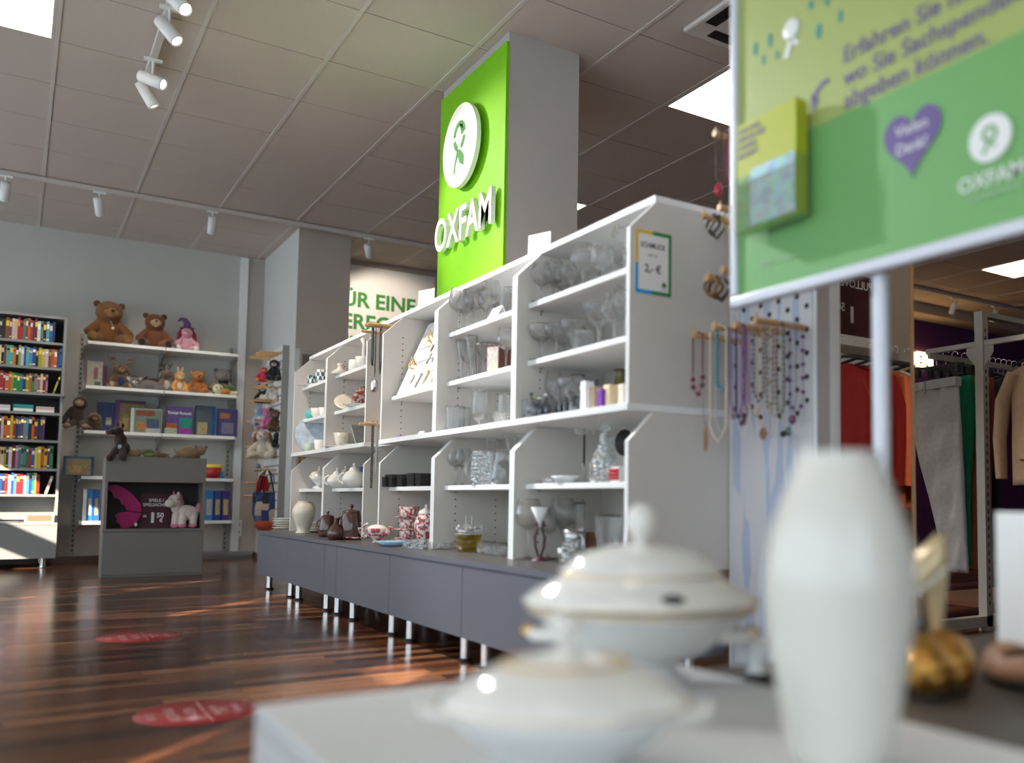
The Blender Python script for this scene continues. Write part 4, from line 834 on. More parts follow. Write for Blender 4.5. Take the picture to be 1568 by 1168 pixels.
necklace(2.02, 2.085, 1.775, 1.14, 0.865, (0.20, 0.07, 0.28), 'purple bead necklace in the middle of the pegs', 0.0045, NG)
necklace(2.03, 2.075, 1.79, 1.14, 0.84, (0.10, 0.02, 0.10), 'dark plum bead necklace with a chip cluster', 0.004, NG, big=(0.15, 0.009))
necklace(2.035, 2.065, 1.81, 1.13, 0.88, (0.45, 0.30, 0.55), 'lilac crocheted necklace among the purple beads', 0.0035, NG, wire=True)
necklace(2.00, 2.06, 1.83, 1.14, 0.86, (0.62, 0.36, 0.12), 'amber coloured bead necklace', 0.0035, NG)
necklace(1.99, 2.05, 1.85, 1.14, 0.83, (0.70, 0.48, 0.22), 'gold chain with a brown flower pendant', 0.003, NG, pend=('flower', 'wood_mid', 0.020))
necklace(1.995, 2.03, 1.87, 1.14, 0.87, (0.75, 0.5, 0.15), 'golden link necklace right of the flower pendant', 0.0045, NG, mats=(0.3, 0.16, 0.05))
necklace(1.96, 2.01, 1.80, 1.14, 0.90, (0.15, 0.16, 0.22), 'blue-grey cord necklace with dark beads', 0.0025, NG, big=(0.9, 0.006))
necklace(1.955, 1.985, 1.82, 1.14, 0.85, (0.60, 0.60, 0.62), 'thin silver chain between the gold and dark bead necklaces', 0.0018, NG)
necklace(1.93, 1.985, 1.84, 1.14, 0.855, (0.62, 0.55, 0.36), 'pale gold necklace with mixed stones', 0.003, NG, mats=(0.25, 0.3, 0.2))
necklace(1.94, 1.975, 1.86, 1.14, 0.85, (0.05, 0.04, 0.05), 'black and grey stone necklace', 0.0045, NG, mats=(0.3, 0.3, 0.3))
necklace(1.93, 1.97, 1.885, 1.14, 0.83, (0.5, 0.6, 0.55), 'fine chain with a small green stone pendant', 0.0012, NG, pend=('stone', cmat((0.08, 0.16, 0.13), 0.2), 0.015), wire=True)
necklace(1.935, 1.972, 1.905, 1.14, 0.865, (0.06, 0.04, 0.05), 'black cord with a round purple pendant', 0.0012, NG, pend=('disc', cmat((0.16, 0.03, 0.12), 0.2), 0.014), wire=True)
necklace(1.925, 1.985, 1.925, 1.14, 0.87, (0.16, 0.03, 0.18), 'transparent thread necklace with spaced purple drops, rightmost on the pegs', 0.0012, NG, big=(1.0, 0.0075), every=6)
necklace(2.02, 2.06, 1.90, 1.14, 0.80, (0.75, 0.6, 0.6), 'rose chain with a clear drop, behind the gold chains', 0.002, NG)
necklace(2.10, 2.16, 1.87, 1.14, 0.80, (0.78, 0.76, 0.72), 'white and clear bead necklace behind the teal one', 0.003, NG)
necklace(2.075, 2.11, 1.84, 1.14, 0.845, (0.35, 0.1, 0.12), 'rust red chip necklace behind the purple one', 0.0035, NG)
necklace(1.975, 2.0, 1.90, 1.14, 0.82, (0.35, 0.35, 0.4), 'dark grey chain with a small disc', 0.0015, NG, pend=('disc', 'dark', 0.010), wire=True)
# upper pegs
necklace(2.125, 2.16, 1.775, 1.765, 1.60, (0.06, 0.03, 0.03), 'dark necklace on the topmost peg with a red hoop', 0.003, 'jewellery on the upper pegs', pend=('stone', cmat((0.4, 0.01, 0.04), 0.1), 0.022))
necklace(2.12, 2.14, 1.80, 1.765, 1.60, (0.20, 0.01, 0.03), 'dark red bead strand on the topmost peg', 0.0055, 'jewellery on the upper pegs')
def bracelet(x, y, z, c, label, r=0.03, t=0.006, cat='bracelet', beads=True):
    mb = MB(); pts = [(0.006 * math.sin(3 * a), r * 0.8 * math.sin(a), -r + r * math.cos(a)) for a in [2 * PI * k / 22 for k in range(23)]]
    if beads:
        for p_ in pts: mb.ell(p_, t, n=6)
    else: mb.tube(pts, t, 8)
    O('bracelet', mb, cmat(c, kind='bead'), loc=(x, y, z), label=label, cat=cat, group='jewellery on the upper pegs')
bracelet(1.775, 2.199, 1.517, (0.62, 0.58, 0.5), 'pale chain bracelet on the middle upper peg', 0.028, 0.003)
bracelet(1.80, 2.199, 1.517, (0.05, 0.05, 0.05), 'black bead bracelet behind the pale chain', 0.032, 0.006)
bracelet(1.82, 2.199, 1.517, (0.10, 0.08, 0.07), 'dark metal charm bracelet on the middle upper peg', 0.036, 0.0055)
bracelet(1.80, 2.119, 1.520, (0.55, 0.4, 0.1), 'gold and black bracelet at the sign edge', 0.034, 0.005)
bracelet(1.775, 2.179, 1.312, (0.28, 0.12, 0.03), 'wide tan wooden bangle on the lower upper peg', 0.032, 0.0055, beads=False)
bracelet(1.795, 2.179, 1.312, (0.16, 0.06, 0.02), 'dark brown bangle behind the tan bangle', 0.034, 0.006, beads=False)
bracelet(1.82, 2.179, 1.312, (0.06, 0.02, 0.02), 'blackish bangle rearmost on the lower upper peg', 0.036, 0.007, beads=False)
bracelet(1.785, 2.103, 1.322, (0.4, 0.38, 0.36), 'silver bangle beside the wooden bangles', 0.03, 0.003, beads=False)
# narrow filler pegs: pocket watch and chains
FG = 'chains on the filler panel pegs'
necklace(4.74, 4.77, 1.565, 1.535, 1.25, (0.02, 0.02, 0.02), 'long chain with a pocket watch between the shelf bays', 0.0024, FG, pend=('watch', 'steel', 0.034))
necklace(4.76, 4.79, 1.555, 1.535, 1.32, (0.015, 0.015, 0.015), 'thick black cord necklace left of the pocket watch', 0.008, FG, wire=True)
necklace(4.71, 4.75, 1.585, 1.535, 1.27, (0.05, 0.035, 0.03), 'dark brown bead necklace behind the pocket watch', 0.005, FG)
necklace(4.69, 4.72, 1.58, 1.51, 1.33, (0.3, 0.3, 0.3), 'short silver chain on the filler panel', 0.003, FG)
necklace(4.73, 4.765, 1.56, 1.01, 0.66, (0.06, 0.05, 0.045), 'long dark link chain hanging below the middle board', 0.006, FG)
necklace(4.70, 4.73, 1.575, 1.01, 0.78, (0.2, 0.1, 0.08), 'brown bead chain hanging below the middle board', 0.005, FG)
necklace(4.66, 4.69, 1.56, 1.01, 0.74, (0.45, 0.44, 0.45), 'silver chain behind the long dark chain', 0.0035, FG)

# ================================================================ BOOKCASE
bc = E_('bookcase', 'tall pale grey bookcase full of books at the left photo edge', 'bookcase', (-0.47, 9.15, 0))
W_ = 0.79
LB = [(0.58, 0.383), (0.0, 0.383), (0.0, 1.37), (0.05, 1.455), (0.58, 1.455)]
for a, b_ in ((0.0, 0.02), (W_ - 0.02, W_)):
    O('side_panel', MB().prism([(0.58, 0.38), (0.0, 0.38), (0.0, 1.30), (0.04, 1.455), (0.58, 1.455)], 'x', a, b_), 'case_grey', bc)
    O('side_panel', MB().prism([(0.58, 1.475), (0.0, 1.475), (0.0, 2.12), (0.58, 2.12)], 'x', a, b_), 'case_grey', bc)
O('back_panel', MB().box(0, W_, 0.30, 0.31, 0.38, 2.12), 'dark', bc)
O('lower_back_panel', MB().box(0.02, W_ - 0.02, 0.28, 0.298, 0.40, 0.60), 'case_grey', bc, label='grey lower back panel')
O('top_board', MB().box(0, W_, 0.0, 0.3, 2.12, 2.14), 'case_grey', bc)
O('middle_board', MB().box(-0.01, W_ + 0.01, -0.012, 0.3, 1.455, 1.475), 'case_grey', bc)
BZ = [1.915, 1.697, 1.475, 1.31, 1.076, 0.835, 0.618]
for z in BZ:
    if z != 1.475: O('shelf_board', MB().box(0.021, W_ - 0.021, 0.004, 0.295, z - 0.02, z), 'case_grey', bc)
O('base_cabinet', MB().box(0.0, W_, -0.08, 0.58, 0.085, 0.36), 'case_grey', bc); O('cabinet_top', MB().box(0.0, W_, -0.085, 0.58, 0.362, 0.382), 'case_grey', bc)
legs(bc, [(0.08, -0.03), (0.70, -0.03), (0.08, 0.5), (0.70, 0.5)], 0.085, 0.022)
C_ = {'red': (.45, .02, .03), 'dark red': (.22, .01, .02), 'orange': (.70, .16, .02), 'yellow': (.75, .55, .04), 'cream': (.66, .60, .45), 'white': (.72, .70, .68), 'light blue': (.12, .42, .62), 'blue': (.02, .10, .36), 'navy': (.012, .03, .12), 'green': (.02, .26, .06), 'lime': (.35, .50, .03), 'teal': (.01, .28, .26), 'brown': (.25, .09, .035), 'black': (.015, .015, .02), 'purple': (.14, .02, .16), 'pink': (.62, .22, .30), 'grey': (.25, .26, .24)}
rows = [
 (1.915, 0.19, 'top', 'navy blue,blue,light blue,black,grey,white,dark red,purple,red,orange,red,teal,red,red,cream,white,brown,brown,black,black', 0.06),
 (1.697, 0.175, 'second', 'blue,blue,orange,orange,brown,white,yellow,lime,black,blue,light blue,light blue,blue,white,lime,black,orange,light blue,light blue,brown,black,cream,green', 0.0),
 (1.475, 0.175, 'third', 'yellow!,pink,dark red,white,grey,pink,green,orange,lime,navy,teal,green,green,lime,orange,orange,red,red,red,black,green', 0.005),
 (1.076, 0.205, 'fifth', 'purple,navy,navy,dark red,orange,black,light blue,light blue,brown,blue,navy,red,yellow,orange,orange,white,purple,red,orange,blue', 0.10),
 (0.835, 0.20, 'sixth', 'green,purple,yellow,orange,yellow,yellow,blue,red,green,teal,grey,teal,pink,dark red,white,dark red,lime,cream,yellow,green,orange,yellow', 0.03),
 (0.618, 0.185, 'seventh', 'cream!,red,yellow,teal,blue,light blue,white,red,red,light blue,blue,white,red,navy,blue,yellow,white,teal,blue,white', 0.02)]
br_ = random.Random(11)
for z, hh, rn, cs, gapr in rows:
    x = 0.298 - gapr; cnt = {}
    for c in cs.split(','):
        lean = c.endswith('!'); c = c.rstrip('!'); c = {'navy blue': 'navy'}.get(c, c)
        w_ = br_.uniform(0.013, 0.024); h = hh * br_.uniform(0.84, 0.99); d = br_.uniform(0.12, 0.17)
        if x - w_ < -0.26: break
        i = cnt.get(c, 0); cnt[c] = i + 1
        col = tuple(min(1, k * br_.uniform(0.55, 0.95)) for k in C_[c])
        q = MB().box(-w_, 0, 0.0, d, 0, h).box(-w_ * 0.92, -w_ * 0.08, -0.0008, 0, h * br_.uniform(0.6, 0.8), h * 0.86, 1)
        if br_.random() < 0.6: q.box(-w_ * 0.92, -w_ * 0.08, -0.0008, 0, h * 0.08, h * 0.14, 1)
        bn = br_.choice(['white', 'gold', 'yellow', 'cream', 'black'])
        ii = cs.split(',').index(c) if False else i
        la = ('%s book, %s %s one from the right on the %s bookcase shelf' % (c, ordn(i), c, rn)) if not lean else '%s slim book leaning at the right end of the %s bookcase shelf' % (c, rn)
        xx = x - (0.045 if lean else 0)
        o = O('book', q, [cmat(col, 0.45), bn], loc=(xx, 9.165, z + 0.0005), label=la, cat='book', group='books on the %s bookcase shelf' % rn)
        if lean: o.rotation_euler = (0, 0.27, 0); o.location.x = xx + 0.005; x = xx - 0.03
        x -= (w_ + 0.0012)
for i, (x, w_, c, h, la) in enumerate(((0.13, 0.13, (.60, .45, .40), .05, 'pale pink boxed book lying on the fourth bookcase shelf'), (-0.03, 0.14, (.01, .30, .28), .06, 'teal book lying on the fourth bookcase shelf'), (-0.16, 0.11, (.65, .63, .6), .05, 'whitish book lying at the left end of the fourth shelf'))):
    O('lying_book', MB().box(0, w_, 0, 0.16, 0.0, h, 0).box(0.003, w_ - 0.003, -0.002, 0, 0.004, h * 0.45, 1), [cmat(c, 0.5), 'paper'], loc=(x, 9.17, 1.311), label=la, cat='book')
fr = E_('framed_card', 'wide coral red card in a white frame on the bookcase cabinet', 'card', (0.09, 9.10, 0.383), rot=(-0.12, 0, 0))
O('frame', MB().box(0, 0.205, 0, 0.01, 0, 0.075), 'white', fr); O('card_face', MB().box(0.015, 0.19, -0.002, 0, 0.008, 0.062), cmat((0.70, 0.13, 0.08)), fr)
O('magazine', MB().box(-0.15, 0.03, 0, 0.14, 0, 0.008), 'grey_mag' if 'grey_mag' in M else 'steel', loc=(0.02, 9.09, 0.383), label='dark flat magazine lying on the bookcase cabinet', cat='magazine')

# ================================================================ TOY SHELF
ts = E_('wall_shelf', 'wide wall shelf rack with perforated rails full of toys', 'shelf', (0, 9.75, 0))
for x in (0.465, 1.115, 1.745):
    q = MB().box(x - 0.015, x + 0.015, -0.03, 0.0, 0.06, 2.10)
    zz = 0.1
    while zz < 2.07: q.box(x - 0.006, x + 0.006, -0.0312, -0.03, zz, zz + 0.022, 1); zz += 0.045
    O('rail', q, ['rack_metal', 'black'], ts)
TZ = [1.99, 1.59, 1.19, 0.785, 0.385]
for z in TZ:
    for a, b_ in ((0.49, 1.108), (1.114, 1.735)):
        O('shelf_board', MB().box(a, b_, -0.40, -0.032, z - 0.028, z), 'shelf_white', ts, bev=0.001)
    for x in (0.475, 1.111, 1.742):
        O('bracket', MB().prism([(-0.03, z - 0.11), (-0.03, z - 0.03), (-0.36, z - 0.03), (-0.36, z - 0.045), (-0.06, z - 0.11)], 'x', x - 0.003, x + 0.003), 'steel', ts)

def capsule(mb, p0, p1, r0, r1, n=12):
    p0 = Vector(p0); p1 = Vector(p1); mb.ell(p0, r0, n=n); mb.ell(p1, r1, n=n); mb.cyl(p0, p1, r0 * 0.98, r1 * 0.98, n=n, cap=True); return mb
def eyes(t, cx, cy, cz, dx, r, m='black'):
    for s in (-1, 1): O('eye', MB().ell((cx + s * dx, cy, cz), r, n=10), m, t)
def plush_sit(label, x, y, z, h, c, rz=0, muzzle=None, ear='round', ear_c=None, paw=None, belly=None, cat='soft toy', name='teddy_bear', head=1.0, extra=None, wide=1.0, group=None):
    t = E_(name, label, cat, (x, y, z), rz, group=group); f = cmat(c, kind='fur'); s = h
    b = MB().ell((0, 0, .27 * s), (.21 * s * wide, .17 * s, .26 * s)).ell((0, -.05 * s, .70 * s), (.20 * s * head, .18 * s * head, .185 * s * head))
    for k in (-1, 1):
        capsule(b, (k * .17 * s * wide, -.02 * s, .46 * s), (k * .34 * s * wide, -.14 * s, .24 * s), .085 * s, .095 * s)
        capsule(b, (k * .14 * s * wide, -.04 * s, .12 * s), (k * .29 * s * wide, -.28 * s, .11 * s), .11 * s, .105 * s)
    O('body', b, f, t, remesh=max(0.004, h * 0.02))
    ef = cmat(ear_c, kind='fur') if ear_c else f
    for k in (-1, 1):
        if ear == 'round': O('ear', MB().ell((k * .17 * s * head, -.02 * s, .87 * s), (.075 * s, .045 * s, .075 * s)), ef, t)
        elif ear == 'tall': O('ear', MB().ell((k * .08 * s, 0, 1.0 * s), (.045 * s, .03 * s, .16 * s), rot=Matrix.Rotation(k * .25, 3, 'Y')), ef, t)
        elif ear == 'flop': O('ear', MB().ell((k * .22 * s, -.04 * s, .66 * s), (.06 * s, .08 * s, .17 * s), rot=Matrix.Rotation(-k * .2, 3, 'Y')), ef, t)
        if paw: O('paw', MB().ell((k * .29 * s * wide, -.36 * s, .115 * s), (.085 * s, .04 * s, .09 * s)), cmat(paw, kind='fur'), t)
    if muzzle: O('muzzle', MB().ell((0, -.215 * s * head, .655 * s), (.105 * s * head, .09 * s, .078 * s * head)), cmat(muzzle, kind='fur'), t)
    O('nose', MB().ell((0, -.305 * s * head, .685 * s), (.034 * s, .022 * s, .026 * s)), 'black', t)
    eyes(t, 0, -.218 * s * head, .745 * s, .085 * s, .020 * s)
    if belly: O('belly', MB().ell((0, -.06 * s, .27 * s), (.15 * s, .135 * s, .20 * s)), cmat(belly, kind='fur'), t)
    if extra: extra(t, s)
    return t
def plush_lie(label, x, y, z, L_, c, rz=0, head_c=None, ear_c=None, name='plush_dog', muzzle=None, cat='soft toy', paw=None, tall=1.0):
    # lying on the belly, head at -x end, facing -y/-x
    t = E_(name, label, cat, (x, y, z), rz); f = cmat(c, kind='fur'); s = L_
    b = MB().ell((.12 * s, 0, .15 * s * tall), (.34 * s, .17 * s, .15 * s * tall)).ell((-.28 * s, -.05 * s, .21 * s * tall), (.16 * s, .15 * s, .145 * s))
    capsule(b, (-.1 * s, -.12 * s, .07 * s), (-.34 * s, -.22 * s, .055 * s), .055 * s, .055 * s); capsule(b, (.3 * s, -.12 * s, .07 * s), (.42 * s, -.2 * s, .055 * s), .065 * s, .055 * s)
    O('body', b, f, t, remesh=max(0.004, s * 0.02))
    O('tail', MB().tube([(.42 * s, 0, .12 * s), (.5 * s, .02 * s, .2 * s), (.54 * s, 0, .28 * s)], [.035 * s, .03 * s, .02 * s], 8), f, t)
    for k in (-1, 1): O('ear', MB().ell((-.28 * s + k * .13 * s, -.02 * s, .28 * s * tall), (.05 * s, .04 * s, .10 * s), rot=Matrix.Rotation(k * .8, 3, 'Y')), cmat(ear_c or c, kind='fur'), t)
    O('muzzle', MB().ell((-.30 * s, -.19 * s, .18 * s), (.075 * s, .06 * s, .055 * s)), cmat(muzzle or c, kind='fur'), t)
    O('nose', MB().ell((-.30 * s, -.25 * s, .20 * s), .02 * s), 'black', t)
    eyes(t, -.285 * s, -.185 * s, .265 * s, .06 * s, .016 * s)
    return t
def px(u, y): return at(u, 560, y=y).x
yt = 9.52
def tagcharm(t, s): O('price_tag', MB().tube([(0.0, -.2 * s, .5 * s), (0.02, -.23 * s, .38 * s)], 0.0015, 5).ell((0.02, -.24 * s, .34 * s), (.03 * s, .006, .03 * s), n=10), 'paper', t)
plush_sit('big brown teddy bear at the left of the top toy shelf', px(163, yt), yt, 1.99, 0.42, (.20, .08, .015), 0.1, (.26, .125, .03), ear_c=(.15, .06, .012), paw=(.26, .13, .025), extra=tagcharm, wide=1.15, head=1.38)
def beaver(t, s):
    O('teeth', MB().box(-.02 * s, .02 * s, -.30 * s, -.29 * s, .55 * s, .60 * s), 'white', t)
plush_sit('chestnut beaver soft toy beside the big teddy bear', px(234, yt), yt, 1.99, 0.355, (.17, .055, .02), 0.0, (.48, .32, .17), ear_c=(.10, .04, .02), paw=(.02, .012, .01), name='plush_beaver', extra=beaver, wide=1.05, head=1.25)
def witch(t, s):
    O('witch_hat', MB().lathe([(.24 * s, .86 * s), (.25 * s, .88 * s), (.13 * s, .90 * s), (0, .93 * s)], 20).tube([(0, 0, .9 * s), (0, 0, 1.05 * s), (-.08 * s, 0, 1.18 * s), (-.22 * s, 0, 1.2 * s), (-.30 * s, 0, 1.10 * s)], [.14 * s, .12 * s, .09 * s, .06 * s, .03 * s], 12), cmat((.10, .04, .16)), t)
    for k in (-1, 1): O('hair', MB().tube([(k * .13 * s, 0, .86 * s), (k * .24 * s, -.02 * s, .65 * s), (k * .27 * s, -.05 * s, .38 * s), (k * .24 * s, -.05 * s, .2 * s)], [.06 * s, .08 * s, .07 * s, .04 * s], 10), cmat((.20, .01, .04), kind='cloth'), t)
plush_sit('pink doll-like unicorn toy in a purple witch hat', px(284, yt), yt, 1.99, 0.26, (.62, .32, .40), 0.0, (.62, .34, .40), ear='none', paw=(.80, .70, .68), name='plush_unicorn', extra=witch)
# second shelf
z2 = 1.591
def gbox(label, u0, u1, v0, v1, y, z, c, side=None, d=0.06, txt=None, name='game_box', cat='board game', rz=0, tc='white', tsize=0.03, bands=None, group=None):
    x0, x1 = at(u0, 560, y=y).x, at(u1, 560, y=y).x; h = at(0.5 * (u0 + u1), v0, y=y).z - at(0.5 * (u0 + u1), v1, y=y).z
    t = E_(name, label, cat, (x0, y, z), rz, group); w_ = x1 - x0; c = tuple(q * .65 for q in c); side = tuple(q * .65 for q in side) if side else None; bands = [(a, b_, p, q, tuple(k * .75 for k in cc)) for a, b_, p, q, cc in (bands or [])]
    O('box_body', MB().box(0, w_, 0, d, 0, h), cmat(side or c, 0.35), t, bev=0.001)
    O('cover_print', MB().box(0.006, w_ - 0.004, -0.0012, 0, 0.006, h - 0.006), cmat(c, kind='print'), t)
    for (a, b_, p, q, cc) in (bands or []): O('cover_patch', MB().box(w_ * a, w_ * b_, -0.0024, -0.0012, h * p, h * q), cmat(cc, kind='print'), t)
    if txt:
        for k, s_ in enumerate(txt.split('|')): text('lettering', s_, tsize, tc, (w_ * 0.5, -0.003, h * 0.72 - k * tsize * 1.2), '-y', 0.0002, 0.02, t, 'CENTER')
    return t
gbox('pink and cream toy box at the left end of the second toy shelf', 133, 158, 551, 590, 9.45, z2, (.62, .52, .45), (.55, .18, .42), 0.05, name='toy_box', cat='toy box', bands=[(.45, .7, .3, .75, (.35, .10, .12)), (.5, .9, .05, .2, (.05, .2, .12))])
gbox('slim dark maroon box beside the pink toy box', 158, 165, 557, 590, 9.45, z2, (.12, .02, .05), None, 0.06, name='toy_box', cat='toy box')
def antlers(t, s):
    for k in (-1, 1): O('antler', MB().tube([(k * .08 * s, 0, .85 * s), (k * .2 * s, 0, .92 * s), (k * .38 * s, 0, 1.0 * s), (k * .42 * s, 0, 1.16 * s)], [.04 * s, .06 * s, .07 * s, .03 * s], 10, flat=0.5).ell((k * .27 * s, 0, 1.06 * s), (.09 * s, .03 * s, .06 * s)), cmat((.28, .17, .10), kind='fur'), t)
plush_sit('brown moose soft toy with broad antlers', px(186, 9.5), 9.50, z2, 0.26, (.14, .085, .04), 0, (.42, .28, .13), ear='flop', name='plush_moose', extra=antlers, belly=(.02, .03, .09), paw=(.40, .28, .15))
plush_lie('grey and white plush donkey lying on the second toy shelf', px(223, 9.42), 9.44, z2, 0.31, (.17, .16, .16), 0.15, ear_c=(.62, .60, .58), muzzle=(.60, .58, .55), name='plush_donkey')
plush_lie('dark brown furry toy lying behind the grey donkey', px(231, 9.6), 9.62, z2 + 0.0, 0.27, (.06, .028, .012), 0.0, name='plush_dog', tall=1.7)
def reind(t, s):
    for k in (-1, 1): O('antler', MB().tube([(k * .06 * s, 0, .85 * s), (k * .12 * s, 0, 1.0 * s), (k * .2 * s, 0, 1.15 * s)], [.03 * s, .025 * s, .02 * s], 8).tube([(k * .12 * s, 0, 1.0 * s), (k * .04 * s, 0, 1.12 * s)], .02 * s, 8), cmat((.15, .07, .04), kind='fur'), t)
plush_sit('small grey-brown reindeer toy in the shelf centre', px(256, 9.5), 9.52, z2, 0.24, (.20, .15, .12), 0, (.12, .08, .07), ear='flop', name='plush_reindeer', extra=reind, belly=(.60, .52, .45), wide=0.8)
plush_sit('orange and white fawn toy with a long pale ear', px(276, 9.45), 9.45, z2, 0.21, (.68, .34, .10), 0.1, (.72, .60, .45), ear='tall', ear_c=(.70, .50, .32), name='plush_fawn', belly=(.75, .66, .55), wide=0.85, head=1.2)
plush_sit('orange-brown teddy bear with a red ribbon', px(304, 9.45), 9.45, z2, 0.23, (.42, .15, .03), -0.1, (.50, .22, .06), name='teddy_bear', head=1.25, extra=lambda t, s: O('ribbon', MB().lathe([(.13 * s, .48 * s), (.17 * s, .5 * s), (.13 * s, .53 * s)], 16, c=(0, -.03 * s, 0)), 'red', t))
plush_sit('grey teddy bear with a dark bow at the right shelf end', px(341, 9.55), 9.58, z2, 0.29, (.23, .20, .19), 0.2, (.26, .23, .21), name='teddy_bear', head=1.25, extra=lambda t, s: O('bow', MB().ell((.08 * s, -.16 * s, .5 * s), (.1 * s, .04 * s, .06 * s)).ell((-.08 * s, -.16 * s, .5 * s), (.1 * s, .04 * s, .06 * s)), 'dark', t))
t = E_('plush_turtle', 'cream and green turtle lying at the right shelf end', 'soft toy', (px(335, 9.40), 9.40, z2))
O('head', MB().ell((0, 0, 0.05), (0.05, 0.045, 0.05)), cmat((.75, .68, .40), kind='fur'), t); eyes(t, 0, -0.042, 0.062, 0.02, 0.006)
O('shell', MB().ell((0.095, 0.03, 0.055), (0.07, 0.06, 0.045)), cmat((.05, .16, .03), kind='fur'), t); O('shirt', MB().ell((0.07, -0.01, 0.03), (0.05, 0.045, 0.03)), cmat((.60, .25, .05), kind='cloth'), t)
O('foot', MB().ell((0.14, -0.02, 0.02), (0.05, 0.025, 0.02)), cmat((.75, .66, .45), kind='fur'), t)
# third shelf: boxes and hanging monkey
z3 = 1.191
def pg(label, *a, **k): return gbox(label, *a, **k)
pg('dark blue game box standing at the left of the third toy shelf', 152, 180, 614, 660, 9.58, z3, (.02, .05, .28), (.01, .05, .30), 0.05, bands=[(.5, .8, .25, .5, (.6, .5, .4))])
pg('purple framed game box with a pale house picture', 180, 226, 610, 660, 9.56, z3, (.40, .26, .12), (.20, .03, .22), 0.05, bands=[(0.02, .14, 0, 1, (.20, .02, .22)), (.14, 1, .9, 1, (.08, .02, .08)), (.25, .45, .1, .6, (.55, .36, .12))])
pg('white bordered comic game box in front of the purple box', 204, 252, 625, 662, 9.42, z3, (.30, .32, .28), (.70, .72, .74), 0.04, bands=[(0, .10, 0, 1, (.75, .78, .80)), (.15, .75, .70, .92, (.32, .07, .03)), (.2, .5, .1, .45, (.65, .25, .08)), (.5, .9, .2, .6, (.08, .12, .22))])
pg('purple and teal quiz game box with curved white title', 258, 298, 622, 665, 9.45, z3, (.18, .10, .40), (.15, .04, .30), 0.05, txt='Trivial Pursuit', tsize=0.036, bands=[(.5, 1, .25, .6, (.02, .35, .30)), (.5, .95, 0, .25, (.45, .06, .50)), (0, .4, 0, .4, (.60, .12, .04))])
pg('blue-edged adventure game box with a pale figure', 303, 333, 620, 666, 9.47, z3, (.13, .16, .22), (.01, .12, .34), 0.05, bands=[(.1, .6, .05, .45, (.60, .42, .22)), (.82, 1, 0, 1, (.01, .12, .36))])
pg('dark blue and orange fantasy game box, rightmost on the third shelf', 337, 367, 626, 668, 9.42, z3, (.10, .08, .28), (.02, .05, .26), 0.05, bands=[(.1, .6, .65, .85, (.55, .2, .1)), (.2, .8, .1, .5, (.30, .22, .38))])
gbox('small white card game lying at the middle of the third shelf', 228, 250, 656, 663, 9.38, z3, (.7, .7, .7), None, 0.05, name='card_game'); gbox('small green and white card game beside the quiz box', 256, 275, 656, 665, 9.38, z3, (.6, .65, .5), None, 0.05, name='card_game')
mk = E_('plush_monkey', 'dark brown monkey toy clinging to the left end of the third shelf', 'soft toy', (px(122, 9.34), 9.34, 1.195))
b = MB().ell((0, 0, .12), (.065, .06, .09)).ell((.02, -.02, .23), (.062, .058, .06)); capsule(b, (-.04, -.02, .17), (-.11, -.05, .06), .028, .026); capsule(b, (-.02, -.03, .06), (-.08, -.09, .02), .03, .028); capsule(b, (.03, -.03, .05), (.06, -.10, .015), .03, .028)
O('body', b, cmat((.035, .018, .012), kind='fur'), mk, remesh=0.006)
O('face', MB().ell((.01, -.07, .225), (.035, .02, .03)), cmat((.32, .19, .12), kind='fur'), mk); eyes(mk, .01, -.085, .245, .014, .005)
for k in (-1, 1): O('foot', MB().ell((-.01 + k * .07, -.11, .02), (.03, .03, .022)), cmat((.30, .18, .11), kind='fur'), mk)
ln = plush_sit('brown lion cub toy with a tan mane beside the monkey', px(149, 9.40), 9.42, z3, 0.16, (.06, .035, .02), 0, (.30, .18, .07), ear='none', name='plush_lion', head=1.3, extra=lambda t, s: O('mane', MB().ell((0, -.03 * s, .68 * s), (.34 * s, .15 * s, .32 * s)), cmat((.22, .12, .03), kind='fur'), t))
# fourth and fifth shelf
t = gbox('puzzle box with a castle picture at the left of the fourth shelf', 104, 151, 698, 727, 9.34, 0.787, (.40, .26, .12), (.03, .10, .24), 0.04, name='puzzle_box', cat='puzzle', bands=[(0, .10, 0, 1, (.03, .09, .22)), (.9, 1, 0, 1, (.03, .09, .22)), (0, 1, .88, 1, (.03, .10, .25)), (.2, .6, .15, .5, (.55, .30, .12))])
tb = E_('toy_bucket', 'red and yellow toy bucket right of the grey kiosk', 'bucket', (px(332, 9.4), 9.42, 0.786))
O('bucket_body', MB().lathe([(0, 0), (.075, 0), (.085, .11), (0, .11)], 28), cmat((.50, .03, .04), kind='print'), tb); O('bucket_lid', MB().lathe([(.088, .10), (.09, .13), (0, .132)], 28), 'yellow', tb)
O('toy_figure', MB().ell((0, 0, .02), (.022, .02, .02)).ell((0, 0, .05), (.016, .016, .018)), cmat((.02, .25, .5)), loc=(px(347, 9.38), 9.38, .786), label='small blue toy figure beside the red bucket', cat='toy')
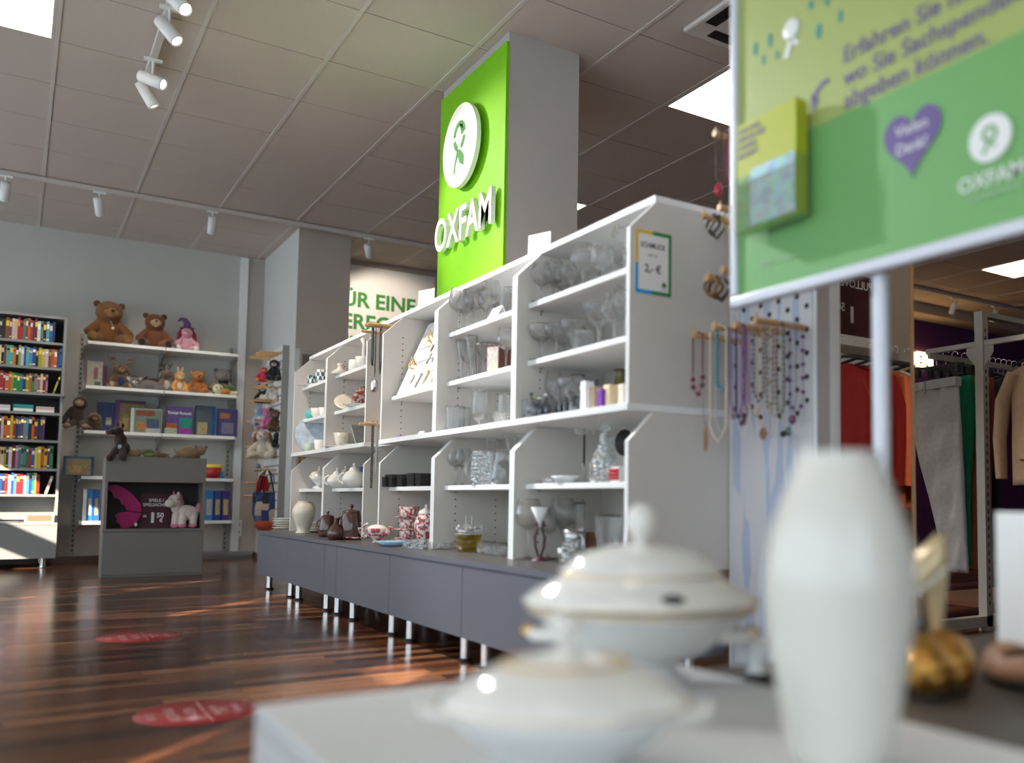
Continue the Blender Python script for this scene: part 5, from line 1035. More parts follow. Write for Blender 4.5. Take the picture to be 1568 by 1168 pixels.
for u0, u1, c, la in ((127, 133, (.70, .75, .80), 'white edged game box, leftmost on the lowest toy shelf'), (133, 143, (.02, .16, .42), 'upright blue game box left of the grey kiosk'), (143, 153, (.02, .10, .38), 'blue game box standing directly behind the kiosk corner'),
        (314, 327, (.03, .18, .50), 'blue game box with pink dot, left of three right of the kiosk'), (328, 339, (.02, .06, .24), 'navy game box with orange title, middle of three right of the kiosk'), (340, 352, (.05, .03, .20), 'dark violet game box, right of three right of the kiosk')):
    x0, x1 = at(u0, 770, y=9.40).x, at(u1, 770, y=9.40).x
    t = E_('game_box', la, 'board game', (x0, 9.40, 0.387)); O('box_body', MB().box(0, x1 - x0 - .003, 0, .2, 0, .28), cmat(c, 0.35), t)
    O('title_strip', MB().box(.012, x1 - x0 - .014, -.001, 0, .05, .20), cmat((.45, .40, .42) if c[2] > .4 else (.50, .35, .15), kind='print'), t)
# kiosk
kk = E_('display_kiosk', 'grey box stand with a dark window and toys on top', 'display stand', (0.565, 7.84, 0))
KW = 0.69
O('lower_box', MB().box(0, KW, 0.004, 0.26, 0.0, 0.34), 'kiosk_grey', kk); O('lower_front', MB().box(0.004, KW - .004, -.006, 0.003, 0.02, 0.335), 'kiosk_grey', kk, bev=.001)
O('window_sill', MB().box(-0.004, KW + .004, -.006, .262, 0.342, 0.36), 'kiosk_grey', kk)
O('side_wall', MB().box(0, .02, 0, .26, .36, .715), 'kiosk_grey', kk); O('side_wall', MB().box(KW - .02, KW, 0, .26, .36, .715), 'kiosk_grey', kk)
O('window_back', MB().box(.02, KW - .02, .235, .26, .36, .715), cmat((.012, .008, .010)), kk); O('upper_box', MB().box(0, KW, 0, .26, .716, .910), 'kiosk_grey', kk, bev=.001)
sg = E_('price_sign', 'dark maroon price sign with white text inside the kiosk', 'sign', (0.565 + .262, 8.055, .361))
O('panel', MB().box(0, .225, 0, .006, 0, .27), 'maroon', sg)
text('lettering', 'SPIELE /', .034, 'white', (.11, -.001, .205), '-y', .0003, .015, sg, 'CENTER', .95); text('lettering', 'SPIELSACHEN', .034, 'white', (.11, -.001, .170), '-y', .0003, .015, sg, 'CENTER', .9)
text('lettering', 'ab', .028, 'white', (.02, -.001, .085), '-y', .0003, .01, sg); text('lettering', '1', .105, 'white', (.062, -.001, .045), '-y', .0003, .05, sg); text('lettering', '50', .052, 'white', (.115, -.001, .082), '-y', .0003, .03, sg); text('lettering', '€', .04, 'white', (.135, -.001, .045), '-y', .0003, .03, sg)
wg = E_('butterfly_wing', 'dark pink costume butterfly wing in the kiosk window', 'costume wing', (0.565 + .03, 8.0, .361), rot=(0.1, 0, 0))
O('upper_wing', MB().prism([(.235, .125), (.225, .19), (.17, .26), (.11, .31), (.05, .335), (.01, .33), (.0, .30), (.03, .275), (.045, .235), (.08, .225), (.095, .185), (.12, .175), (.13, .14), (.16, .135)], 'y', 0, .006), 'magenta', wg)
O('lower_wing', MB().prism([(.232, .115), (.15, .13), (.08, .12), (.055, .095), (.075, .07), (.065, .045), (.095, .03), (.10, .0), (.15, .0), (.19, .025), (.215, .06)], 'y', 0, .006), 'magenta', wg)
O('price_tag', MB().ell((.20, -.004, .03), (.012, .004, .016), n=10), 'white', wg)
un = E_('plush_unicorn', 'white plush unicorn with pink mane and hooves in the kiosk', 'soft toy', (0.565 + .555, 7.97, .361), rz=0)
fw = cmat((.70, .62, .58), kind='fur'); fp_ = cmat((.72, .20, .33), kind='fur')
b = MB().ell((.02, 0, .12), (.095, .06, .062)); b.ell((-.07, -.03, .215), (.048, .045, .05)).ell((-.105, -.06, .195), (.038, .034, .034)); capsule(b, (-.05, -.01, .15), (-.065, -.02, .20), .04, .04)
for (x, y) in ((-.055, -.05), (-.005, -.06), (.075, -.045), (.08, .03)): capsule(b, (x, y * .6, .10), (x - .01, y * 1.2, .035), .03, .027)
O('body', b, fw, un, remesh=.005)
for (x, y) in ((-.065, -.06), (-.015, -.072), (.065, -.054), (.07, .036)): O('hoof', MB().ell((x, y, .022), (.031, .031, .022)), fp_, un)
O('mane', MB().ell((-.04, 0, .235), (.035, .03, .035)).ell((-.025, .01, .20), (.03, .025, .035)), fp_, un); O('tail', MB().ell((.11, .0, .155), (.025, .03, .045)), fp_, un); O('horn', MB().cyl((-.075, -.03, .255), (-.08, -.035, .295), .010, .001), fp_, un)
O('ear', MB().ell((-.045, -.03, .265), (.012, .010, .022)), fw, un); eyes(un, -.075, -.071, .225, .028, .006)
# toys on the kiosk
KT = .911
hs = E_('plush_horse', 'dark brown plush horse sitting on the left kiosk edge', 'soft toy', (.565 + .075, 7.93, KT))
b = MB().ell((.03, 0, .06), (.06, .055, .06)).ell((.02, -.01, .12), (.045, .042, .06)).ell((.0, -.02, .19), (.04, .036, .038)).ell((-.035, -.04, .185), (.032, .026, .026)); capsule(b, (-.01, -.05, .05), (-.055, -.115, -.02), .028, .026); capsule(b, (.03, -.06, .045), (.03, -.125, -.015), .028, .027)
O('body', b, cmat((.035, .015, .012), kind='fur'), hs, remesh=.005); O('muzzle', MB().ell((-.065, -.055, .178), (.022, .02, .02)), cmat((.12, .05, .03), kind='fur'), hs)
for k in (-1, 1): O('ear', MB().ell((.015 + .015 * k, -.01, .235), (.010, .008, .02)), cmat((.035, .015, .012), kind='fur'), hs)
O('price_tag', MB().box(.0, .022, -.075, -.073, .055, .085), cmat((.3, .5, .6)), hs)
plush_lie('tan plush snake-like toy lying on the kiosk beside the horse', .565 + .20, 7.97, KT, .15, (.40, .27, .14), 3.4, name='plush_toy', tall=1.3)
t = E_('plush_turtle', 'green plush turtle shell on the kiosk top', 'soft toy', (.565 + .30, 7.97, KT)); O('shell', MB().ell((0, 0, .03), (.05, .045, .035)), cmat((.06, .14, .03), kind='fur'), t); O('belly', MB().ell((0, -.012, .02), (.045, .04, .02)), cmat((.30, .30, .08), kind='fur'), t)
plush_lie('small spotted leopard toy lying on the kiosk top', .565 + .375, 7.96, KT, .14, (.25, .15, .08), 0.4, name='plush_leopard')
O('curled_tail', MB().tube([(.02 * math.cos(a) * (1 - a / 12), 0, .02 + .018 * math.sin(a) * (1 - a / 12)) for a in [k * .5 for k in range(16)]], .004, 6), cmat((.50, .40, .62)), loc=(.565 + .455, 7.93, KT), label='small lilac curled toy tail on the kiosk top', cat='toy')
plush_lie('beige plush puppy lying at the right kiosk edge', .565 + .60, 7.97, KT, .27, (.38, .24, .13), 3.5, name='plush_puppy', ear_c=(.33, .19, .10), tall=1.2)

# ================================================================ PEG BOARD IN THE BACK
fb = E_('toy_pegboard', 'narrow perforated peg board with hanging toys on the corner wall', 'display board', (2.028, 8.60, 0))
q = MB().box(-.05, 0, 0, .62, .36, 2.0)
for j in range(12):
    for k in range(20): q.cyl((-.052, .04 + .05 * j, .42 + .08 * k), (-.05, .04 + .05 * j, .42 + .08 * k), .010, n=8, mi=1)
O('board', q, ['shelf_white', 'hole'], fb); O('board_edge', MB().box(-.055, 0, -.012, 0, .36, 2.0), 'rack_metal', fb)
pz = [(1.93, (.06, .2, .34, .5)), (1.62, (.12, .3)), (1.50, (.1, .25, .42)), (1.32, (.2, .5)), (1.08, (.45,)), (.98, (.5,)), (.86, (.1,)), (.74, (.35, .5)), (.62, (.52,))]
for z, yy in pz:
    for y in yy: O('wooden_peg', MB().cyl((-.24, y, z), (-.05, y, z), .0105), 'wood_peg', fb)
def hang(label, u, v, y, s, c, name='plush_toy', **k):
    p_ = at(u, v, y=y); return plush_sit(label, p_.x, y, p_.z - .5 * s, s, c, k.pop('rz', -0.3), k.pop('muzzle', None), name=name, **k)
hang('black plush penguin with a pink face hanging at the top of the peg board', 420, 565, 8.72, .23, (.012, .012, .016), 'plush_penguin', muzzle=(.62, .42, .36), ear='none', wide=.7)
hang('red and yellow plush bird hanging at the top left of the peg board', 404, 572, 8.95, .17, (.60, .02, .06), 'plush_bird', muzzle=(.62, .40, .08), ear='none', paw=(.62, .40, .08))
hang('black and white plush cat hanging below the red bird', 402, 602, 8.95, .20, (.02, .02, .02), 'plush_cat', muzzle=(.66, .6, .55), belly=(.68, .66, .62), wide=.8)
hang('white plush goose with dark legs hanging in the middle of the board', 415, 600, 8.75, .18, (.66, .64, .60), 'plush_goose', ear='none', wide=.7)
hang('pink plush pig hanging above the spaniel', 410, 640, 8.78, .22, (.68, .18, .36), 'plush_pig', muzzle=(.75, .35, .45), wide=.6)
hang('light blue and white plush bunny hanging at the left', 397, 636, 8.98, .20, (.32, .45, .62), 'plush_bunny', ear='tall', belly=(.7, .66, .62), wide=.7)
hang('pink flowered plush mouse hanging below the blue bunny', 394, 660, 8.98, .15, (.62, .50, .46), 'plush_mouse', muzzle=(.7, .5, .5), wide=.7)
hang('dark brown plush monkey hanging right of the pink pig', 422, 642, 8.70, .24, (.10, .045, .025), 'plush_monkey', muzzle=(.30, .18, .12), wide=.55)
hang('black plush cat hanging under the brown monkey', 424, 672, 8.68, .16, (.015, .015, .016), 'plush_cat', ear='tall', wide=.6)
hang('white spaniel toy with brown ears hanging on the peg board', 403, 678, 8.80, .30, (.66, .58, .46), 'plush_spaniel', ear='flop', ear_c=(.26, .09, .03), muzzle=(.72, .66, .58), rz=-0.5)
hang('tiny orange and teal bird toy below the spaniel', 396, 715, 8.95, .09, (.02, .25, .36), 'plush_bird', muzzle=(.75, .30, .05), ear='none')
# patchwork bag
p_ = at(407, 780, y=8.78); bg_ = E_('cloth_bag', 'patchwork checked cloth bag hanging at the bottom of the peg board', 'bag', (p_.x, 8.78, p_.z - .17), rz=-0.6)
m = mat('patchwork', (.2, .2, .2), .9); nt = m.node_tree; N = nt.nodes; v1 = N.new('ShaderNodeTexVoronoi'); v1.distance = 'CHEBYCHEV'; v1.inputs['Scale'].default_value = 16; v1.inputs['Randomness'].default_value = .5
nt.links.new([n for n in N if n.type == 'TEX_COORD'][0].outputs['Object'], v1.inputs[0]); r_ = N.new('ShaderNodeValToRGB'); r_.color_ramp.interpolation = 'CONSTANT'
cr = r_.color_ramp.elements; cr[0].color = (.03, .05, .14, 1); cr[1].position = .35; cr[1].color = (.42, .36, .30, 1)
for pz_, cc in ((.5, (.02, .02, .04, 1)), (.65, (.10, .13, .28, 1)), (.8, (.50, .40, .30, 1))): e = cr.new(pz_); e.color = cc
sx_ = N.new('ShaderNodeSeparateColor'); nt.links.new(v1.outputs['Color'], sx_.inputs[0]); nt.links.new(sx_.outputs[0], r_.inputs[0]); nt.links.new(r_.outputs[0], N['Principled BSDF'].inputs['Base Color'])
O('bag_body', MB().ell((0, 0, .17), (.13, .06, .17)).box(-.12, .12, -.02, .02, .2, .33), 'patchwork', bg_, remesh=.008)
O('bag_trim', MB().ell((0, 0, .03), (.10, .062, .06)), cmat((.42, .07, .03), kind='cloth'), bg_)
for k in (-1, 1): O('handle', MB().tube([(-.08, .02 * k, .31), (-.05, .03 * k, .47), (0, .0, .55), (.05, .03 * k, .47), (.08, .02 * k, .31)], .012, 8, flat=.4), 'dark', bg_)
p_ = at(402, 745, y=8.9); O('red_scarf', MB().tube([(0, 0, .1), (-.02, 0, .02), (-.05, 0, -.08)], [.03, .035, .02], 10).tube([(0.02, 0, .1), (.03, 0, 0), (.02, 0, -.08)], [.02, .03, .02], 10), cmat((.50, .02, .02), kind='cloth'), loc=(p_.x, 8.9, p_.z), label='red cloth hanging above the patchwork bag', cat='cloth')

# ================================================================ FLOOR STICKERS
for cx_, cy_, r, la in ((.48, 4.49, .165, 'round red floor sticker farther from the camera'), (.455, 2.84, .16, 'round red floor sticker nearer to the camera')):
    t = E_('floor_sticker', la, 'sticker', (cx_, cy_, 0)); O('disc', MB().lathe([(0, .0003), (r, .0003), (r, .0009), (0, .0009)], 48), 'sticker_red', t)
    for k, (s_, sz, xo) in enumerate((('BITTE', .030, -.118), ('ABSTAND', .040, -.063), ('HALTEN', .036, -.015))): text('lettering', s_, sz, 'sticker_print', (xo + .012, 0, .0011), 'up', .0001, .01, t, 'CENTER', 1, rot2=PI / 2)
    O('divider', MB().box(.018, .021, -.14, .14, .0009, .0012), 'sticker_print', t)
    for s_, xo in (('PLEASE KEEP', .055), ('YOUR', .075), ('DISTANCE', .112)): text('lettering', s_, .022, 'sticker_print', (xo, 0, .0011), 'up', .0001, 0, t, 'CENTER', 1, rot2=PI / 2)

# ================================================================ STANDING MIRROR AND CLOTHES
mr = E_('standing_mirror', 'tall standing mirror right of the necklace board', 'mirror', (2.40, 2.30, 0))
O('mirror_glass', MB().box(.075, .488, -.001, .004, .06, 2.2), 'mirror', mr)
O('frame_side', MB().box(0, .075, -.012, .02, .02, 2.24), 'white', mr, bev=.002); O('frame_side', MB().box(.488, .497, -.008, .02, .02, 2.24), 'wood_peg', mr, label='thin tan right edge'); O('frame_top', MB().box(.075, .488, -.01, .02, 2.2, 2.24), 'white', mr); O('frame_bottom', MB().box(.075, .488, -.01, .02, .02, .06), 'white', mr)
O('stand_foot', MB().box(.0, .05, -.15, .20, 0, .02).box(.45, .497, -.15, .20, 0, .02), 'white', mr)
gr = random.Random(5)
def garment(levels, name, label, c, cat, x, y, z, folds=.008, seed=0, parts=None, group=None, n=36, rz=0):
    # levels: (z, y-left, y-right, thickness) top to bottom
    t = E_(name, label, cat, (x, y, z), rz, group); r_ = random.Random(seed); ph = [r_.uniform(0, 6) for _ in range(4)]; vs = []
    lv = []
    for a, b_ in zip(levels[:-1], levels[1:]):
        m_ = max(1, int(abs(a[0] - b_[0]) / .03))
        for k in range(m_): lv.append([a[j] + (b_[j] - a[j]) * k / m_ for j in range(4)])
    lv.append(list(levels[-1]))
    for zz_, ya, yb, th in lv:
        cm, hw = (ya + yb) / 2, (yb - ya) / 2
        for i in range(n):
            a = 2 * PI * i / n; ca, sa = math.cos(a), math.sin(a); yy = cm + hw * math.copysign(abs(ca) ** .8, ca)
            f_ = folds * (math.sin(yy * 55 + ph[0] + zz_ * 3) + .6 * math.sin(yy * 90 + zz_ * 22 + ph[1]) + .7 * math.sin(zz_ * 30 + yy * 20 + ph[2]))
            vs.append((th * math.copysign(abs(sa) ** .6, sa) + f_ * (1 if sa < 0 else -1) * abs(sa), yy, zz_))
    mb = MB(); k = len(lv); mb.add(vs, [(j * n + i, j * n + (i + 1) % n, (j + 1) * n + (i + 1) % n, (j + 1) * n + i) for j in range(k - 1) for i in range(n)] + [list(range(n)), list(range((k - 1) * n, k * n))], 0, True)
    O('cloth_body', mb, cmat(c, kind='cloth'), t)
    for pn, pm, pc in (parts or []): O(pn, pm, cmat(pc, kind='cloth'), t)
    return t
def hanger(x, y, z, label, w_=.20, c='black', clips=False, rz=0, group='clothes hangers on the racks'):
    t = E_('clothes_hanger', label, 'hanger', (x, y, z), rz, group)
    O('hook', MB().tube([(0, -.018 * math.cos(a), .018 * math.sin(a)) for a in [k * .45 for k in range(8)]] + [(0, .004, -.03), (0, 0, -.07)], .0018, 6), 'chrome', t)
    if clips:
        O('bar', MB().box(-.005, .005, -w_, w_, -.082, -.07), c, t)
        for k in (-1, 1): O('clip', MB().box(-.012, .012, k * w_ * .75 - .014, k * w_ * .75 + .014, -.12, -.066), 'black', t, bev=.003)
    else: O('arms', MB().tube([(0, -w_, -.12), (0, -w_ * .5, -.085), (0, 0, -.07), (0, w_ * .5, -.085), (0, w_, -.12)], .008, 8), c, t)
    return t
def shirt(x, y, zr, c, label, L_=.68, hw=.21, seed=0, sleeve=.52, rz=0, group=None, name='shirt', th=.022, jacket=False):
    z = zr - .11
    lv = [(0.03, -.05, .05, .02), (0.0, -.10, .10, th), (-.04, -hw, hw, th), (-.25, -hw * 1.0, hw * 1.0, th * 1.2), (-L_, -hw * 1.02, hw * 1.02, th * 1.1)]
    sl_ = []
    for k in (-1, 1): sl_.append(('sleeve', MB().tube([(0, k * (hw - .02), -.05), (-.01, k * (hw + .045), -.18), (-.02, k * (hw + .06), -.36), (-.025, k * (hw + .05), -.05 - sleeve)], [.055, .05, .042, .036], 12, flat=.7), c))
    if jacket: sl_.append(('collar', MB().tube([(-.02, -.07, .0), (-.03, -.03, .04), (-.03, .03, .04), (-.02, .07, .0)], .02, 8), c)); sl_.append(('pocket', MB().box(-th - .012, -th - .002, .04, .15, -.46, -.34), c))
    return garment(lv, name, label, c, 'clothes', x, y, z, .006, seed, sl_, group, rz=rz)
# the rack right of the mirror
rk = E_('clothes_rack', 'grey metal clothes rack with slotted posts behind the mirror', 'clothes rack', (3.857, 2.646, 0))
for x in (0, 1.0, 2.0):
    q = MB().box(x, x + .045, 0, .045, 0, 1.52)
    zz = .12
    while zz < 1.48: q.box(x + .018, x + .027, -.001, 0, zz, zz + .02, 1); zz += .04
    O('post', q, ['rack_metal', 'black'], rk)
    O('arm', MB().box(x + .008, x + .037, -.62, .34, 1.375, 1.40), 'rack_metal', rk)
    O('bracket_plate', MB().prism([(.045, 1.40), (.045, 1.27), (.10, 1.34), (.10, 1.40)], 'x', x + .012, x + .016).prism([(0, 1.40), (0, 1.27), (-.05, 1.34), (-.05, 1.40)], 'x', x + .012, x + .016), 'rack_metal', rk)
O('top_bar', MB().box(0, 2.045, 0, .045, 1.52, 1.545), 'rack_metal', rk)
for y in (.29, -.42): O('hanging_rail', MB().box(-.02, 2.04, y, y + .016, 1.345, 1.375), 'rack_metal', rk)
O('base_bar', MB().box(-.40, 2.04, 0, .045, 0.02, .07), 'rack_metal', rk)
O('low_shelf', MB().box(0.05, 2.0, .05, .55, .10, .12), 'wood_dark', rk)
RY = 2.646 + .298; RZ = 1.385
tro = [(585, 1392, 1467), (640, 1394, 1471), (700, 1407, 1474), (760, 1423, 1477), (820, 1437, 1480), (876, 1452, 1483)]
lv = []
for v, a, b_ in tro:
    pa, pb = at(b_, v, x=3.90), at(a, v, x=3.90); lv.append((pa.z * .5 + pb.z * .5 - 1.20, pa.y - RY, pb.y - RY, .022))
garment(lv, 'trousers', 'light grey trousers clipped to a hanger, right of the mirror', (.36, .35, .34), 'trousers', 3.90, RY, 1.20, .007, 3, [('waistband', MB().prism([(lv[0][1] - .005, lv[0][0] - .035), (lv[0][2] + .005, lv[0][0] - .045), (lv[0][2] + .005, lv[0][0] + .0), (lv[0][1] - .005, lv[0][0] + .012)], 'x', -.028, .02), (.36, .35, .34)), ('belt_loop', MB().box(-.034, -.028, .05, .062, lv[0][0] - .06, lv[0][0]), (.28, .27, .26))])
hanger(3.90, RY, RZ, 'black clip hanger holding the light grey trousers', .16, clips=True)
def trous(x, c, label, seed, w0=.30, L_=.95, dy=0.0): 
    lv = [(0, -w0 / 2 - .02, w0 / 2, .022), (-.25, -w0 / 2 - .03, w0 / 2 + .02, .026), (-.5, -w0 / 2, w0 / 2, .02), (-L_, -w0 / 2 + .01, w0 / 2 - .06, .018)]
    garment(lv, 'trousers', label, c, 'trousers', x, RY - .02 + dy, 1.255, .007, seed); hanger(x, RY + dy, RZ, 'clip hanger holding the ' + label.split(',')[0], .13, clips=True)
trous(3.975, (.0, .15, .07), 'dark green trousers, directly behind the light grey pair', 4, .24, .96, .0)
trous(4.05, (.36, .12, .06), 'rust brown corduroy trousers, third on the rail', 5, .26, .98, .0)
trous(4.13, (.26, .05, .03), 'brick red trousers, fourth on the rail', 6, .26, .92, .0)
trous(4.21, (.02, .02, .035), 'black trousers, fifth on the rail', 7, .26, .95, .0)
for k in range(9): hanger(4.28 + .05 * k, RY, RZ, 'empty black hanger, %s after the trousers on the rail' % ordn(k), .17)
shirt(3.92, 2.33, 1.385, (.40, .27, .165), 'beige cotton jacket with patch pockets at the right photo edge', .58, .20, 9, .50, name='jacket', jacket=True, th=.035); hanger(3.92, 2.33, RZ, 'hanger inside the beige jacket')
for k, c in enumerate(((.02, .02, .02), (.025, .02, .02), (.015, .015, .02), (.03, .02, .02))): shirt(4.05 + .08 * k, 2.26, 1.385, c, 'black garment, %s behind the beige jacket' % ordn(k), .75, .20, 20 + k, .55, group='black garments behind the beige jacket'); hanger(4.05 + .08 * k, 2.26, RZ, 'hanger of the %s black garment behind the jacket' % ordn(k))
# far dark cupboards and cartons under the rack, lit lettering on the purple wall
ls = E_('wall_lettering', 'glowing lettering on the purple wall above the far shelf', 'lettering', (8.22, 7.33, 2.33)); text('lettering', 'UMKLEIDEN', .26, 'lit_letters', (0.0, 0, 0), '-y', .01, .02, ls)
# reflected rack in front of the mirror (seen in it)
rr_ = E_('clothes_rack', 'clothes rack with pullovers seen in the standing mirror', 'clothes rack', (3.15, 1.61, 0))
for x in (0, 1.5): O('post', MB().box(x, x + .04, -.32, -.28, 0, 1.72).box(x, x + .04, .0, .04, 0, .05), 'rack_metal', rr_); O('arm', MB().box(x + .01, x + .03, -.28, .02, 1.35, 1.375), 'rack_metal', rr_)
O('hanging_rail', MB().box(0, 1.54, -.012, .012, 1.32, 1.36), 'rack_metal', rr_)
for k, (c, la) in enumerate((((.42, .02, .015), 'bright red pullover, nearest in the mirrored rack'), ((.36, .015, .012), 'second red pullover in the mirrored rack'), ((.52, .10, .03), 'orange pullover in the mirrored rack'), ((.55, .14, .05), 'light orange pullover in the mirrored rack'), ((.45, .30, .27), 'pale pink pullover in the mirrored rack'), ((.30, .02, .03), 'dark red pullover in the mirrored rack'), ((.50, .38, .10), 'mustard cardigan in the mirrored rack'), ((.02, .07, .16), 'blue knitted pullover in the mirrored rack'), ((.30, .30, .28), 'grey jersey shirt in the mirrored rack'), ((.02, .02, .03), 'black pullover in the mirrored rack'), ((.03, .08, .18), 'dark blue cardigan in the mirrored rack'), ((.28, .27, .26), 'light grey cardigan in the mirrored rack'))):
    shirt(3.25 + .095 * k, 1.61, 1.345, c, la, .66, .20, 40 + k, .5, name='pullover'); hanger(3.25 + .095 * k, 1.61, 1.375, 'black hanger with the ' + la.split(',')[0].replace(' in the mirrored rack', ''), c='black')
ps = E_('rack_sign', 'dark maroon price sign above the pullover rack, seen mirrored', 'sign', (3.36, 1.40, 1.47)); O('panel', MB().box(0, .36, -.004, .004, 0, .32), 'maroon', ps)
text('lettering', 'PULLOVER', .062, 'white', (.34, .005, .25), '+y', .0003, .01, ps, sx=.95); text('lettering', '50', .06, 'white', (.13, .005, .12), '+y', .0003, .02, ps); text('lettering', '1', .11, 'white', (.21, .005, .07), '+y', .0003, .05, ps)
ST('trim_11', MB().box(4.75, 5.15, .2, .6, 0, CZ), 'wall_beige')

# ================================================================ SIGN ON A POST
SX = 1.45
def SPt(u, v): p_ = at(u, v, x=SX); return p_
sc_ = SPt(1122, 474); ys1 = sc_.y; zs0 = sc_.z
ss = E_('poster_frame', 'green poster in a rounded aluminium frame on a post', 'poster', (SX, ys1, 0)); SW, SH = .90, .95
mt_ = .018
O('frame_bar', MB().box(-.012, .014, -SW, 0, zs0, zs0 + .028), 'alu', ss, bev=.006); O('frame_bar', MB().box(-.012, .014, -SW, 0, zs0 + SH - .028, zs0 + SH), 'alu', ss, bev=.006)
O('frame_bar', MB().box(-.012, .014, -.024, 0, zs0 + .028, zs0 + SH - .028), 'alu', ss, bev=.006); O('frame_bar', MB().box(-.012, .014, -SW, -SW + .024, zs0 + .028, zs0 + SH - .028), 'alu', ss, bev=.006)
zb = SPt(1229, 203).z
O('poster_lower', MB().box(-.002, .006, -SW + .024, -.024, zs0 + .028, zb), cmat((.16, .40, .12)), ss, label='green lower field'); O('poster_upper', MB().box(-.002, .006, -SW + .024, -.024, zb, zs0 + SH - .028), cmat((.38, .44, .13)), ss, label='yellow-green upper field')
O('back_board', MB().box(.006, .012, -SW + .02, -.02, zs0 + .02, zs0 + SH - .02), 'alu', ss)
def ST_(s_, u, v, sz, m_, al='LEFT', b=.01): p_ = SPt(u, v); return text('lettering', s_, sz, m_, (-.003, p_.y - ys1, p_.z), '-x', .0003, b, ss, al)
mat('ink_purple', (.14, .09, .28), .5)
ST_('Erfahren Sie hier,', 1292, 98, .052, 'ink_purple'); ST_('wo Sie Sachspenden', 1293, 133, .052, 'ink_purple'); ST_('abgeben können.', 1294, 168, .052, 'ink_purple')
p_ = SPt(1398, 212); hp = []
for k in range(40):
    a = 2 * PI * k / 40; hx = 16 * math.sin(a) ** 3; hy = 13 * math.cos(a) - 5 * math.cos(2 * a) - 2 * math.cos(3 * a) - math.cos(4 * a); hp.append((p_.y - ys1 - hx * .0044, p_.z + hy * .0047))
O('heart', MB().prism(hp, 'x', -.0045, -.002), 'ink_purple', ss)
t_ = text('lettering', 'Vielen', .032, 'white', (-.005, p_.y - ys1, p_.z + .012), '-x', .0003, 0, ss, 'CENTER'); text('lettering', 'Dank!', .032, 'white', (-.005, p_.y - ys1, p_.z - .026), '-x', .0003, 0, ss, 'CENTER')
p_ = SPt(1518, 212); yy = p_.y - ys1
O('emblem_disc', MB().cyl((-.003, yy, p_.z), (-.005, yy, p_.z), .044, n=40), 'white', ss)
O('emblem_figure', MB().prism([(yy + a_, p_.z + b_) for a_, b_ in ringseg(.009, .016, 0, 2 * PI - .01, 0, .008, 24)], 'x', -.0062, -.005).prism([(yy + .004, p_.z - .006), (yy + .018, p_.z - .026), (yy + .012, p_.z - .028), (yy - .001, p_.z - .010)], 'x', -.0062, -.005).prism([(yy - .002, p_.z - .006), (yy - .016, p_.z - .018), (yy - .004, p_.z - .016)], 'x', -.0062, -.005), cmat((.16, .40, .12)), ss)
ST_('OXFAM', 1518, 283, .040, 'white', 'CENTER', .008); ST_('Deutschland', 1522, 300, .022, cmat((.35, .55, .32)), 'CENTER'); ST_('Oxfam Deutschland', 1165, 410, .016, cmat((.40, .60, .36)))
p_ = SPt(1213, 55); yy = p_.y - ys1; zz = p_.z
O('ribbon_figure', MB().lathe([(.012, 0), (.026, 0), (.026, .001), (.012, .001)], 20, (-.003, yy, zz + .015), axis=(-1, 0, 0)).prism([(yy + .008, zz - .005), (yy + .026, zz - .045), (yy + .010, zz - .050), (yy - .004, zz - .012)], 'x', -.004, -.003).prism([(yy - .008, zz - .005), (yy - .028, zz - .03), (yy - .006, zz - .028)], 'x', -.004, -.003), 'white', ss)
for u, v, w_, h in ((1158, 75, .007, .028), (1180, 62, .007, .03), (1170, 92, .006, .02), (1191, 85, .006, .018), (1255, 48, .009, .03), (1243, 8, .007, .02), (1268, 2, .007, .02), (1288, 25, .007, .024)):
    p_ = SPt(u, v); q = MB().prism([(p_.y - ys1 + w_ * math.cos(a), p_.z + h * math.sin(a) * .6) for a in [k * PI / 6 for k in range(12)]], 'x', -.0035, -.002); O('printed_drop', q, cmat((.05, .30, .25)), ss)
p_ = SPt(1258, 148); yy = p_.y - ys1; zz = p_.z
O('arrow', MB().prism([(yy + .022, zz - .028), (yy + .030, zz + .012), (yy + .005, zz - .002)], 'x', -.0035, -.002).prism([(yy + .020, zz + .0), (yy - .006, zz + .022), (yy - .024, zz + .024), (yy - .024, zz + .034), (yy - .002, zz + .032), (yy + .028, zz + .008)], 'x', -.0035, -.002), 'ink_purple', ss)
O('post', MB().cyl((.03, SPt(1342, 600).y - ys1 + .012, .012), (.03, SPt(1342, 600).y - ys1 + .012, zs0 + .6), .0185), 'alu', ss); O('base_plate', MB().lathe([(0, 0), (.14, 0), (.14, .01), (0, .014)], 28, c=(.03, SPt(1342, 600).y - ys1 + .012, 0)), 'alu', ss)
